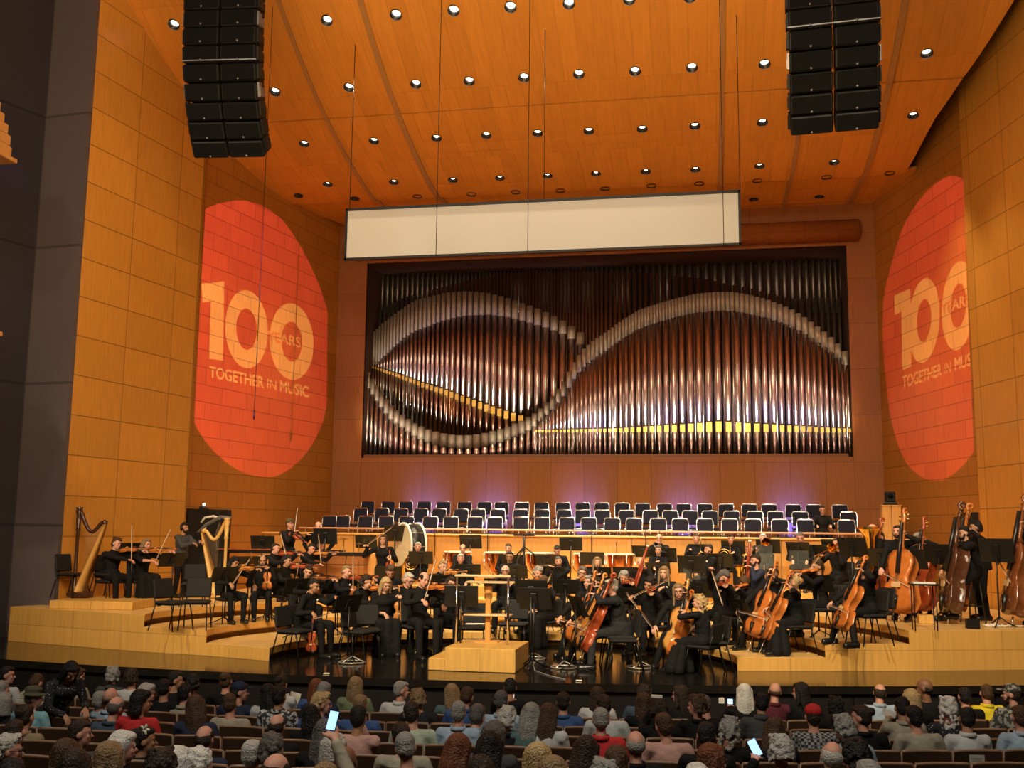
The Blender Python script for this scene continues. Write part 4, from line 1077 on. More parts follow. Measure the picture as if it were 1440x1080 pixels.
def wind(act, k, Mw, label):
    P = lambda *c: k.H+k.HR @ V(c); mo = P(0, -.105, -.056); L, R = k.hand
    t = empty({'flute': 'flute', 'clarinet': 'clarinet', 'bassoon': 'bassoon', 'sax': 'saxophone', 'trumpet': 'trumpet', 'trombone': 'trombone', 'horn': 'french_horn', 'tuba': 'tuba'}[act], (0, 0, 0), 0, label, act if act != 'horn' else 'french horn')
    if act == 'flute':
        MB().cyl(mo+V((.06, 0, 0)), mo+V((-.60, -.03, -.05)), .0105, n=8).build('tube', silver, t); MB().box(mo+V((-.35, -.02, -.01)), (.26, .02, .014)).build('keys', silver, t)
    elif act == 'clarinet':
        d = V((0, -.55, -.83)).normalized(); MB().tube([mo, mo+d*.08, mo+d*.55, mo+d*.62, mo+d*.66], [.006, .012, .015, .02, .034], 10).build('tube', grena, t)
        for s in (.2, .34, .46): MB().box(mo+d*s+V((0, -.016, .0)), (.03, .012, .05)).build('keys', silver, t)
    elif act == 'bassoon':
        a, b = V((-.24, -.16, .38)), V((.20, -.30, 1.52)); MB().tube([a, a+(b-a)*.5, b], [.035, .028, .022], 10).build('long_joint', basn, t); MB().tube([a+V((.05, 0, 0)), a+(b-a)*.62+V((.05, 0, 0))], [.03, .022], 10).build('wing_joint', basn, t)
        MB().tube([b, b+(b-a)*.02], [.03, .03], 10).build('bell_ring', paper, t); MB().tube([a+(b-a)*.62+V((.05, 0, 0)), P(.03, -.2, -.02), mo], .004, 6).build('crook', silver, t)
    elif act == 'sax':
        MB().tube([mo, mo+V((-.01, -.10, .01)), mo+V((-.03, -.15, -.06)), V((-.10, -.24, .78)), V((-.12, -.26, .56)), V((-.12, -.33, .50)), V((-.12, -.40, .56)), V((-.11, -.43, .72)), V((-.11, -.47, .82))],
                  [.007, .011, .014, .026, .034, .038, .042, .055, .082], 12, False).build('body', gold, t)
        for s in range(5): MB().cyl(V((-.08-.005*s, -.27, .92-.07*s)), V((-.06-.005*s, -.285, .92-.07*s)), .02, n=8).build('key', gold, t)
    elif act == 'trumpet':
        f = (k.HR @ V((0, -1, -.15))).normalized(); e = mo+f*.5
        MB().tube([mo, mo+f*.3, mo+f*.42, e], [.007, .008, .02, .06], 12, False).build('bell', silver, t)
        MB().tube([mo+f*.08, mo+f*.36, mo+f*.38+V((0, 0, -.05)), mo+f*.12+V((0, 0, -.06)), mo+f*.08], .006, 6).build('tubing', silver, t)
        for i in range(3): MB().cyl(mo+f*(.2+.028*i)+V((0, 0, .03)), mo+f*(.2+.028*i)+V((0, 0, -.09)), .010, n=8).build('valve', silver, t)
    elif act == 'trombone':
        f = V((-.1, -1, -.22)).normalized(); MB().tube([mo, mo+f*.75, mo+f*.76+V((0, 0, -.07)), mo+f*.1+V((0, 0, -.07))], .008, 6).build('slide', gold, t)
        MB().tube([mo+f*.1+V((.1, 0, 0)), mo-f*.25+V((.14, 0, .03)), mo-f*.22+V((.16, 0, .1)), mo+f*.25+V((.14, 0, .08)), mo+f*.38+V((.14, 0, .07))], [.009, .009, .012, .03, .095], 12, False).build('bell', gold, t)
    elif act == 'horn':
        c = V((-.14, -.26, .80)); MB().tube([c+V((.15*cos(a), 0, .15*sin(a))) for a in [2*pi*i/20 for i in range(21)]], .012, 8, False).build('coil', gold, t)
        MB().tube([c+V((.10*cos(a), .02, .10*sin(a))) for a in [2*pi*i/20 for i in range(21)]], .010, 8, False).build('valve_section', gold, t)
        MB().tube([c+V((-.13, 0, .05)), c+V((-.17, .06, -.08)), c+V((-.16, .14, -.14))], [.014, .05, .15], 14, False).build('bell', gold, t); MB().tube([c+V((.15, 0, .04)), mo+V((.0, -.1, -.04)), mo], .005, 6).build('mouthpipe', gold, t)
    elif act == 'tuba':
        c = V((.02, -.30, .86)); MB().tube([c+V((.17*cos(a), 0, .25*sin(a))) for a in [2*pi*i/24 for i in range(25)]], .035, 10, False).build('outer_bow', gold, t)
        MB().tube([c+V((.17, .02, -.1)), c+V((.19, .02, .25)), c+V((.20, .0, .5)), c+V((.21, -.02, .66))], [.04, .06, .09, .21], 16, False).build('bell', gold, t)
        for q in range(4): MB().cyl(c+V((-.1+.04*q, -.04, .12)), c+V((-.1+.04*q, -.04, -.06)), .016, n=8).build('valve', gold, t)
        for q in range(4): MB().tube([c+V(((.05+.025*q)*cos(a)-.02, -.03-.008*q, (.08+.03*q)*sin(a)-.02)) for a in [2*pi*i/16 for i in range(17)]], .011, 6, False).build('tubing', gold, t)
        MB().tube([c+V((-.15, 0, .15)), mo+V((-.06, -.05, .0)), mo], .008, 6).build('mouthpipe', gold, t)
    t['label'] = lim(label); t.matrix_world = Mw; return t
MUS = []
def mus(px, py, h, act, who, pose='sit', hd=(0, 0, 0), col='orange', lean=.08, side=0, bow=None, inst=True, LH=None, RH=None, fz=None, tr=0, Y=None, ch=True, feet=None, seat=None, turn=0, **kw):
    """px,py: top of the head in the photograph; h heading (0 = towards the audience, 90 = towards the right)"""
    hr = radians(h); kind = None; P0 = V((0, 0, .55 if pose == 'sit' else .86 if pose == 'stool' else .95)); up = V((side, -sin(lean), cos(lean))); N = P0+up*.47
    T = M_i = None
    if act == 'violin' or act == 'viola':
        c0 = N+V((.085, -.075, .045)); d = V((.55, -.82, .02+(bow[2] if bow and len(bow) > 2 else 0))).normalized(); n = V((-.42, -.12, .9)).normalized()
        LH = c0+d*.50-n*.035; Bc = c0+d*.19+n*.035; bv = V(bow[0]) if bow and bow[0] else V((-.26, -.22, -.30)); RH = Bc+bv; T = (c0, d, n); hd = (hd[0]+18, hd[1]+8, hd[2]+14)
    elif act == 'vrest':
        RH = RH or (-.14, -.34, .66); LH = LH or (.14, -.30, .98); c0 = V(LH)+V((0, -.02, -.45)); d = V((.0, .08, 1)).normalized(); T = (c0, d, V((-.2, -1, .1)))
    elif act == 'cello':
        tip = V((.0, -.66, 0)); d = V((.13, .44, 1)).normalized(); c0 = tip+d*.26; n = V((-.1, -1, .42)).normalized(); T = (c0, d, n)
        LH = LH or c0+d*.98+n*.05; Bc = c0+d*.30+n*.14; RH = RH or Bc+V((-.36, .06, .02)); feet = feet or [(.30, -.48, .09), (-.28, -.46, .09)]
    elif act == 'bass':
        tip = V((.10, -.52, 0)); d = V((.06, .20, 1)).normalized(); c0 = tip+d*.16; n = V((-.25, -1, .2)).normalized(); T = (c0, d, n)
        LH = LH or c0+d*1.42+n*.06; Bc = c0+d*.56+n*.16; RH = RH or Bc+V((-.34, .1, .06))
    elif act == 'flute': LH, RH = N+V((-.16, -.19, .05)), N+V((-.42, -.14, .03)); hd = (hd[0]+10, hd[1], hd[2]-10)
    elif act in ('clarinet',): LH, RH = N+V((.02, -.30, -.10)), N+V((-.02, -.38, -.26))
    elif act == 'bassoon': LH, RH = (.14, -.30, 1.08), (-.16, -.25, .68)
    elif act == 'sax': LH, RH = (-.03, -.26, .92), (-.12, -.28, .66)
    elif act == 'trumpet': LH, RH = N+V((.04, -.34, .06)), N+V((-.03, -.36, .06))
    elif act == 'trombone': LH, RH = N+V((.06, -.20, .04)), N+V((-.1, -.5, -.06))
    elif act == 'horn': LH, RH = (.05, -.28, .86), (-.28, -.20, .72)
    elif act == 'tuba': LH, RH = (.20, -.30, .72), (-.10, -.36, .92)
    k = skeleton(pose, lean, side, LH, RH, hd, feet, turn, Rp=(-1, .1, -.5) if act in ('violin', 'viola', 'cello') else None, Lp=(.7, -.1, -1) if act in ('violin', 'viola') else ((1, -.1, -.3) if act in ('cello', 'bass') else None))
    k.hand = [k.wr[i]+(k.T[i]-k.wr[i]).normalized()*.07 for i in (0, 1)]
    loc, sc = place_head(px, py, k, hr, tr, Y); dist = loc.y
    kw.setdefault('vox', .0095 if dist < 20.5 else .012 if dist < 23 else .0145)
    lab = lim(who if kw.pop('fullabel', 0) else 'musician, '+who)
    t = person(k, loc, hr, lab, sc=sc, cat='musician', group=None, **kw)
    Mw = Matrix.Translation(loc) @ Matrix.Rotation(hr, 4, 'Z') @ Matrix.Scale(sc, 4)
    tidy = who.split(',')[0]
    if T:
        kind = {'violin': 'violin', 'vrest': 'violin', 'viola': 'viola', 'cello': 'cello', 'bass': 'bass'}[act]; c0, d, n = T
        F = frame(d, n).to_4x4(); F.translation = c0
        put(getinst(kind, col), Mw @ F, '%s %s held by the %s' % ({'amber': 'amber', 'orange': 'orange-brown', 'red': 'dark red', 'brown': 'brown', 'golden': 'golden', 'dark': 'very dark brown'}[col], 'double bass' if kind == 'bass' else kind, tidy))
        if bow is None or bow[0] is not False:
            if act == 'vrest': a = k.hand[1]; b = a+V(bow[1] if bow else (.3, -.5, .45))
            else: a = k.hand[1]; b = Bc
            if bow and len(bow) > 1 and bow[1] is not None and act != 'vrest': b = a+V(bow[1])
            dz = (b-a).normalized(); F = frame(dz, -(V((0, 0, 1)) if abs(dz.z) < .9 else V((0, -1, 0)))).to_4x4(); F.translation = a-dz*.03
            put(BOW, Mw @ F, 'bow held by the %s' % tidy, 'bows')
    elif act in ('flute', 'clarinet', 'bassoon', 'sax', 'trumpet', 'trombone', 'horn', 'tuba'):
        wind(act, k, Mw, '%s played by the %s' % ({'sax': 'golden saxophone', 'horn': 'brass french horn', 'tuba': 'big golden tuba', 'flute': 'silver flute', 'clarinet': 'black clarinet', 'bassoon': 'reddish bassoon', 'trumpet': 'silver trumpet', 'trombone': 'golden trombone'}[act], tidy))
    if pose == 'sit' and ch: chair_at(loc, hr, s=sc, label='black orchestra chair under the %s' % tidy)
    if pose == 'stool': put(ST, Matrix.Translation(loc+V((0, .03, 0))) @ Matrix.Rotation(hr, 4, 'Z') @ Matrix.Scale(sc, 4), 'tall black stool under the %s' % tidy)
    MUS.append((px, py, loc, tidy, sc, hr, k)); return t
# ---- left side
mus(166, 756, 62, 'violin', 'dark-haired man in black jacket at the far left outer desk', hc='brown', skin='pink', col='orange', bow=((-.10, -.30, -.24), (.02, .08, .6)), jacket=True, tr=3, Y=20.1)
mus(208, 757, 52, 'violin', 'blonde woman with short sleeves at the far left outer desk', hair='long', hc='dkblond', skin='pink', sleeve='half', legs='skirt', bust=True, jacket=False, bow=((-.14, -.28, -.26), (.22, -.1, .6)), tr=3, Y=20.4)
mus(332, 796, 48, 'viola', 'woman with short black hair and heels on the second riser at left', hair='bob', hc='black', skin='tan', col='amber', bow=((-.30, -.12, -.36), None), bust=True, jacket=False, badge=False, hd=(0, 10, 0), tr=2)
mus(369, 798, 25, 'vrest', 'bald man resting an orange violin upright on his knee', hair='balding', hc='black', skin='tan', col='orange', beard='black', LH=(.10, -.34, 1.06), bow=(None, (-.1, -.1, .7)), jacket=True, hd=(-5, 0, 0), tr=2)
mus(388, 774, 68, 'violin', 'dark-haired man playing behind the bald violinist', hair='neat', hc='dkbrown', skin='pink', col='red', bow=((-.2, -.28, -.25), (-.05, .2, .6)), tr=3, Y=22.4)
mus(404, 800, 65, 'violin', 'person with curly black hair hidden behind a stand', hair='curly', hc='black', skin='tan', col='red', bow=((-.25, -.2, -.35), None), tr=2)
mus(436, 795, 40, 'violin', 'young man with side-parted dark hair looking at the audience', hair='neat', hc='dkbrown', skin='fair', hd=(-38, 4, 0), bow=(False,), badge=True, inst=True, col='brown', tr=1)
mus(443, 813, 78, 'rest', 'black-haired man in front reaching out his arm towards the right', hair='neat', hc='black', skin='tan', lean=.22, LH=(.02, -.62, .98), RH=(-.26, -.36, .70), hd=(0, 16, 0), badge=True, tr=0)
mus(440, 774, 58, 'violin', 'dark-haired man with short hair playing beside the keyboard cabinet', hair='neat', hc='black', skin='pink', col='amber', bow=((-.2, -.3, -.3), (-.02, .12, .65)), hd=(-10, 8, 0), tr=3, Y=23.1)
mus(451, 759, 60, 'rest', 'white-haired man smiling behind the keyboard cabinet', hair='neat', hc='ltgrey', skin='pink', tr=3, Y=24.9)
mus(489, 795, 50, 'violin', 'woman with short blond-grey hair on the lowest riser at left', hair='neat', hc='dkblond', skin='pink', col='red', bow=((-.24, -.24, -.26), (.1, .2, .55)), badge=True, tr=1)
mus(518, 809, 75, 'violin', 'woman with long curly dark hair beside the blonde front violinist', hair='curlylong', hc='dkbrown', skin='fair', hd=(10, 15, 0), bow=(False,), tr=0)
mus(544, 812, 30, 'vrest', 'blonde woman in long black dress at the front', hair='long', hc='blond', skin='fair', sleeve='half', legs='skirt', fat=1.12, bust=True, jacket=False, col='amber', LH=(.20, -.30, .98), RH=(-.02, -.36, .64), bow=(False,), hd=(10, 22, 0), tr=0)
mus(576, 805, 48, 'rest', 'grey-haired man with glasses and black jacket beside the blonde violinist', hair='neat', hc='ltgrey', skin='pink', glasses=True, LH=(.05, -.40, .98), RH=(-.12, -.36, .74), hd=(5, 18, 0), tr=0, Y=19.4)
mus(599, 802, 35, 'violin', 'balding dark-haired man with white badge playing at the front left desk', hair='balding', hc='black', skin='pink', col='orange', bow=((-.26, -.20, -.24), (.18, .1, .5)), badge=True, hd=(-4, 6, 0), tr=0, Y=18.7)
mus(625, 788, 25, 'violin', 'fair-haired man behind the front violin desk', hair='neat', hc='dkblond', skin='fair', col='amber', bow=((-.2, -.24, -.3), (.1, .1, .7)), hd=(5, 5, 0), tr=1)
mus(549, 796, 20, 'rest', 'person with curly brown hair bending over a stand', hair='curly', hc='brown', skin='pink', hd=(0, 34, 0), lean=.2, tr=1)
mus(588, 762, 10, 'horn', 'grey-haired man behind the wide left stand', hair='neat', hc='ltgrey', skin='pink', tr=3)
mus(651, 768, 5, 'clarinet', 'balding man with the higher head behind the centre stands', hair='balding', hc='dkbrown', skin='pink', tr=3)
mus(648, 778, 8, 'rest', 'white-haired man with the lower head behind the centre stands', hair='neat', hc='ltgrey', skin='pink', tr=2)
mus(636, 811, 15, 'violin', 'woman half hidden by the stand left of the podium rail', hair='long', hc='dkbrown', skin='fair', col='red', bow=(False,), tr=0)
mus(715, 764, 0, 'rest', 'brown-haired man in front of the timpani at the back', hair='neat', hc='brown', skin='pink', tr=3)
mus(717, 775, 0, 'clarinet', 'black-haired man with glasses in white collar', hair='neat', hc='black', skin='tan', glasses=True, tr=2)
mus(711, 794, 0, 'rest', 'old balding man with raised hand behind the podium', hair='balding', hc='ltgrey', skin='pink', glasses=True, RH=(-.05, -.30, 1.10), LH=(.16, -.30, .95), tr=1)
mus(759, 797, -20, 'violin', 'person with curly grey hair behind the front viola desk', hair='curly', hc='grey', skin='pink', col='orange', bow=(False,), hd=(25, 10, 0), tr=1)
mus(764, 810, -28, 'viola', 'woman with tied light brown hair in long black dress at the front centre', hair='ponytail', hc='brown', skin='fair', legs='skirt', bust=True, jacket=False, col='orange', hd=(-30, 12, 0), bow=((-.1, -.2, -.4), None), tr=0)
mus(784, 782, 0, 'flute', 'woman with short grey-brown hair behind a low stand', hair='neat', hc='dkgrey', skin='pink', tr=2)
mus(840, 786, 8, 'clarinet', 'woman with long blond hair behind the tall centre stand', hair='long', hc='dkblond', skin='fair', tr=2)
mus(821, 797, -12, 'viola', 'woman with curly grey hair and glasses', hair='curlylong', hc='dkgrey', skin='fair', glasses=True, col='orange', bow=(False,), tr=1, Y=22.2)
mus(829, 808, -25, 'cello', 'grey-haired man with raised fist behind the front cello', hair='neat', hc='grey', skin='pink', col='orange', tr=0, Y=19.7)
mus(846, 812, -50, 'cello', 'brown-haired cellist leaning towards the man in the jacket', hair='curly', hc='dkbrown', skin='fair', col='amber', lean=.15, tr=0, Y=18.9)
mus(860, 813, -78, 'cello', 'grey-haired man in dark jacket with his back turned at the front centre', hair='neat', hc='ltgrey', skin='pink', col='red', lean=.24, LH=(.06, -.44, 1.06), RH=(-.30, -.38, .70), top='charcoal', lc='charcoal', hd=(15, 5, 0), tr=0, Y=18.1)
mus(879, 803, -15, 'viola', 'woman with grey wavy hair looking down in the middle', hair='curly', hc='grey', skin='fair', hd=(0, 22, 0), bow=(False,), col='red', tr=1, Y=21.7)
mus(914, 811, -30, 'violin', 'woman with long black hair and sheer sleeves', hair='longstraight', hc='black', skin='tan', col='red', bow=((-.3, -.1, -.15), None), hd=(-8, 12, 0), tr=0)
mus(934, 796, -12, 'clarinet', 'woman with straight blond hair on the lowest riser at right', hair='longstraight', hc='dkblond', skin='fair', badge=True, tr=1)
mus(901, 783, -8, 'bassoon', 'man with reddish face beside the upright bassoon', hair='balding', hc='grey', skin='pink', tr=2)
mus(926, 766, -8, 'clarinet', 'man with short grey hair in the third rank', hair='neat', hc='dkgrey', skin='pink', tr=3)
mus(927, 750, -5, 'trumpet', 'bald man with glasses in the back row', hair='bald', hc='dkgrey', skin='pink', glasses=True, tr=4)
mus(979, 750, -6, 'rest', 'man with short hair holding a trumpet upright in the back row', hair='neat', hc='brown', skin='pink', RH=(-.10, -.34, .92), tr=4)
mus(997, 765, -55, 'sax', 'bearded man with golden saxophone turned to the left', hair='neat', hc='dkbrown', skin='pink', beard='brown', badge=True, tr=3)
mus(953, 820, -12, 'cello', 'smiling woman with long blond hair and glasses at the front', hair='longstraight', hc='dkblond', skin='pink', glasses=True, col='golden', lips=True, hd=(12, 6, -6), bow=((.0, .0, .0), (-.35, -.15, .5)), tr=0)
mus(983, 838, -118, 'cello', 'woman with long blond curls seen from behind at the front', hair='curlylong', hc='blond', skin='fair', sleeve='half', legs='skirt', bust=False, jacket=False, col='orange', lean=.12, bow=(False,), LH=(.14, -.34, 1.02), hd=(25, 5, 0), tr=0)
mus(1023, 803, -30, 'viola', 'woman with grey-brown hair bowing on the lowest riser', hair='bob', hc='dkgrey', skin='pink', hd=(25, 20, 12), col='red', badge=True, bow=((-.1, -.2, .2), (.3, -.2, -.5)), tr=1, Y=19.9)
mus(1048, 812, -50, 'viola', 'person with brown hair bent forward next to the bearded man', hair='bob', hc='brown', skin='fair', hd=(10, 30, 10), col='orange', lean=.2, bow=((-.2, -.2, -.1), (.3, .1, -.5)), tr=1, Y=20.5)
mus(1028, 751, -8, 'horn', 'man with dark slicked hair behind a stand in the back row', hair='neat', hc='black', skin='pink', tr=4)
mus(1073, 750, -8, 'trombone', 'man with snow-white hair half hidden in the back row', hair='neat', hc='white', skin='pink', tr=4)
mus(1053, 764, -20, 'sax', 'ginger-haired man playing low saxophone', hair='neat', hc='ginger', skin='pink', hd=(0, 15, 0), tr=3)
mus(1063, 779, -60, 'bassoon', 'bearded man in dark blue shirt holding a bassoon', hair='neat', hc='dkbrown', skin='pink', beard='dkbrown', top='navy', jacket=False, RH=(-.02, -.22, 1.04), tr=2)
mus(1089, 797, -42, 'cello', 'man with glasses looking up beside the front right cellist', hair='neat', hc='brown', skin='fair', glasses=True, col='orange', hd=(8, -24, 0), badge=False, tr=1, Y=19.7)
mus(1119, 809, -70, 'cello', 'blonde woman with hair bun and sheer sleeves playing at the front right', hair='bun', hc='blond', skin='fair', sleeve='half', legs='skirt', bust=True, jacket=False, col='orange', hd=(-5, -12, 18), lean=.10, bow=((.0, .0, .0), (.55, -.12, -.06)), RH=(-.20, -.46, .70), tr=1, Y=19.0)
mus(1125, 748, -12, 'rest', 'grey-haired man with glasses in black jacket standing tall among the brass', hair='neat', hc='dkgrey', skin='pink', glasses=True, hd=(0, 15, 0), tr=4)
mus(1149, 786, -75, 'viola', 'smiling woman with brown hair pulled back at the right', hair='ponytail', hc='brown', skin='fair', col='orange', jacket=False, bust=True, bow=((-.1, -.2, -.3), None), hd=(0, 4, 0), tr=2)
mus(1177, 752, -30, 'trombone', 'trombonist hidden behind the two brass stands', hair='neat', hc='brown', skin='pink', tr=3, Y=24.6)
mus(1227, 736, -58, 'tuba', 'bald bearded man playing the big tuba', pose='stool', hair='bald', hc='dkbrown', skin='pink', beard='dkbrown', badge=True, tr=3, Y=23.2)
mus(1213, 787, -62, 'cello', 'woman with long dark hair playing at the right riser edge', hair='longstraight', hc='dkbrown', skin='fair', jacket=False, bust=True, col='orange', hd=(0, 5, 0), tr=2)
# standing people and basses
mus(259, 735, 70, 'rest', 'man with headphones in dark shirt standing at the camera crane', pose='stand', hair='neat', hc='black', skin='tan', top='dkgrey', jacket=False, fat=1.12, LH=(.12, -.52, 1.26), RH=(-.05, -.50, 1.22), beard='black', fullabel=1, tr=3, Y=22.6)
mus(408, 729, 55, 'rest', 'man with brown flat cap standing and lifting a white bow', pose='stand', hair='neat', hc='brown', hat='cap', hatc='olive', skin='pink', RH=(-.02, -.36, 1.42), LH=(.22, -.50, 1.34), badge=True, tr=3, Y=23.8)
mus(448, 733, 10, 'rest', 'bald man behind the music stand at the left back', pose='stand', hair='bald', hc='grey', skin='pink', tr=3, Y=25.0)
mus(539, 751, 10, 'vrest', 'woman with long brown hair standing and waving beside the bass drum', pose='stand', hair='long', hc='brown', skin='fair', col='red', RH=(-.34, -.26, 1.45), LH=(.18, -.28, 1.20), bow=(None, (.7, -.1, .5)), jacket=False, bust=True, tr=2)
mus(783, 767, 0, 'rest', 'percussionist behind the tall stand in front of the timpani', pose='sit', hair='neat', hc='black', skin='pink', hd=(0, 30, 0), tr=3)
mus(1262, 738, -28, 'bass', 'bearded bassist with combed hair leaning on his instrument', pose='stand', hair='neat', hc='dkbrown', skin='pink', beard='dkbrown', col='orange', lean=.12, tr=3, Y=21.3)
mus(1289, 750, -35, 'bass', 'grey-haired bassist bending low', pose='stand', hair='neat', hc='grey', skin='pink', col='red', lean=.2, hd=(0, 20, 0), tr=3, Y=22.2)
mus(1237, 750, -50, 'bass', 'bassist hidden behind the tuba player', pose='stand', hair='neat', hc='black', skin='pink', col='red', hd=(0, 10, 0), tr=3, Y=23.6)
mus(1354, 739, -72, 'bass', 'bearded bassist in black jacket sitting on a tall stool', pose='stool', hair='neat', hc='black', skin='fair', beard='black', col='dark', lean=.12, hd=(0, 10, 0), LH=(.08, -.34, 1.32), badge=True, tr=3, Y=21.0)
mus(1372, 732, -80, 'bass', 'bassist with curly dark hair hidden behind the seated bassist', pose='stand', hair='curly', hc='black', skin='tan', col='orange', tr=3, Y=21.9)
mus(1440, 722, -70, 'bass', 'bassist with long grey hair and beard at the right frame edge', pose='stand', hair='long', hc='dkgrey', skin='fair', beard='dkgrey', col='brown', hd=(0, 20, 0), RH=(-.16, -.50, .98), tr=3, Y=20.7)
# person sitting in the chorus seats
kz = skeleton('sit', .12, 0, (.16, -.42, .72), (-.16, -.42, .72), (0, 8, 0)); pp = atY(1158, 711, 28.05)
person(kz, (pp.x, 28.42, pp.z-1.27), 0, 'person with glasses and dark jacket sitting among the blue chorus chairs', hair='neat', hc='dkbrown', skin='fair', glasses=True, vox=.014, top='black')
# headphones, trumpet and cap details
def extra_head(px, label, mk, name, cat):
    m = [q for q in MUS if q[0] == px][0]; o = mk(m[2]); return tag(o, label, cat)
q_ = [q for q in MUS if q[0] == 259][0]
hw = Matrix.Translation(q_[2]) @ Matrix.Rotation(q_[5], 4, 'Z') @ Matrix.Scale(q_[4], 4); m = hw @ q_[6].H
t = empty('headphones', m, radians(70), 'black headphones worn by the man at the camera crane', 'headphones')
MB().tube([(.092*cos(a), .01, .02+.125*sin(a)) for a in [pi*i/10 for i in range(11)]], .010, 6).build('headband', blackm, t)
for s in (1, -1): MB().cyl((s*.075, 0, 0), (s*.10, 0, 0), .036, n=12).build('ear_cup', blackm, t)
m = [q for q in MUS if q[0] == 979][0][2]
t = empty('trumpet', m+V((.10, -.36, 1.0)), 0, 'silver trumpet held upright in front of the short-haired back row man', 'trumpet')
MB().tube([(0, 0, -.2), (0, 0, .1), (0, 0, .2), (0, 0, .26)], [.007, .009, .022, .055], 12, False).build('bell', silver, t); MB().box((0, .02, -.02), (.03, .08, .12), bev=.01).build('valve_block', silver, t)
m = [q for q in MUS if q[0] == 408][0][2]
F = frame((.05, .1, 1), (0, -1, 0)).to_4x4(); F.translation = m+V((.24, -.22, 1.40)); put(BOW, F, 'white bow lifted upright by the man in the flat cap', 'bows')
F = frame((.9, -.35, -.45), (0, -.5, 1)).to_4x4(); F.translation = m+V((.12, -.18, 1.52)); put(getinst('violin', 'red'), F, 'dark red violin held to the chin by the man in the flat cap')
m = [q for q in MUS if q[0] == 443][0][2]
Rz = Matrix.Rotation(radians(78), 3, 'Z'); hp = m+Rz @ V((-.26, -.36, .70))
F = frame((0.04, 0, 1), (0, -1, 0)).to_4x4(); F.translation = hp+V((0, -.05, -.58)); put(getinst('violin', 'red'), F, 'dark red violin hanging down from the hand of the front left violinist')
F = frame((.93, -.1, .33), (0, -.3, -1)).to_4x4(); F.translation = hp+V((0, -.05, .0)); put(BOW, F, 'bow pointing to the right from the hand of the front left violinist', 'bows')
m = [q for q in MUS if q[0] == 576][0][2]
F = frame((.9, -.1, .42), (0, -.3, -1)).to_4x4(); F.translation = m+V((.12, -.42, .96)); put(BOW, F, 'bow lifted by the grey-haired man with glasses next to the blonde violinist', 'bows')
F = frame((.02, .05, 1), (-.1, -1, 0)).to_4x4(); F.translation = m+V((.16, -.46, .50)); put(getinst('violin', 'brown'), F, 'brown violin standing on the knee of the grey-haired man with glasses')

# ---- empty chairs: (x, y of the top of the backrest, heading, riser, label)
def chair_px(px, py, h, t_, lab, Yp=None):
    hr = radians(h); q = Matrix.Rotation(hr, 3, 'Z') @ V((0, .275, 0))
    if t_ == 'p': p = atY(px, py, 19.75 if px < 100 else 20.1); loc = V((p.x-q.x, p.y-q.y, .835)); s = (p.z-.835)/.835
    else:
        loc, hh = solve(px, py, t_, .92, Yp, .1); s = max(1.02, min(1.18, hh/.835)); loc = V((loc.x-q.x, loc.y-q.y, loc.z))
    chair_at(loc, hr, lab, s)
for a in ((88, 779, 80, 'p', 'empty black chair on the harp platform at the far left'), (139, 780, 80, 'p', 'empty black chair on the harp platform behind the far left violinist'),
          (229, 813, 72, 2, 'empty black chair facing right below the blonde violinist'), (275, 794, 22, 3, 'empty black chair beside the man with headphones', 20.6), (281, 812, 18, 2, 'empty black chair facing the audience in front of the gold harp'),
          (397, 852, 76, 0, 'empty black chair in front of the black-haired front violinist'), (489, 853, 74, 0, 'empty black chair between the two front left violinists'), (515, 850, 20, 0, 'empty black chair half hidden behind the blonde front violinist', 18.6),
          (669, 848, 4, 0, 'empty black chair holding white papers behind the podium rail', 19.6), (727, 843, 0, 0, 'empty black chair behind the wooden conductor stand', 20.4), (901, 864, -82, 0, 'empty black chair behind the man in the dark jacket'),
          (1022, 866, -72, 0, 'empty black chair with white sheet beside the front blond cellist', 18.0), (1188, 822, -20, 2, 'empty black chair between the two right cellists'), (1247, 826, -60, 2, 'empty black chair behind the dark-haired right cellist', 19.8),
          (1210, 800, -40, 3, 'empty black chair under the tuba', 21.6)):
    chair_px(*a)
p = atz(669, 876, .50); tag(MB().box((0, 0, 0), (.36, .30, .02), bev=.004).build('sheet_music', paper, loc=(p.x, p.y-.05, .485)), 'white sheets lying on the empty chair behind the podium', 'sheet music')
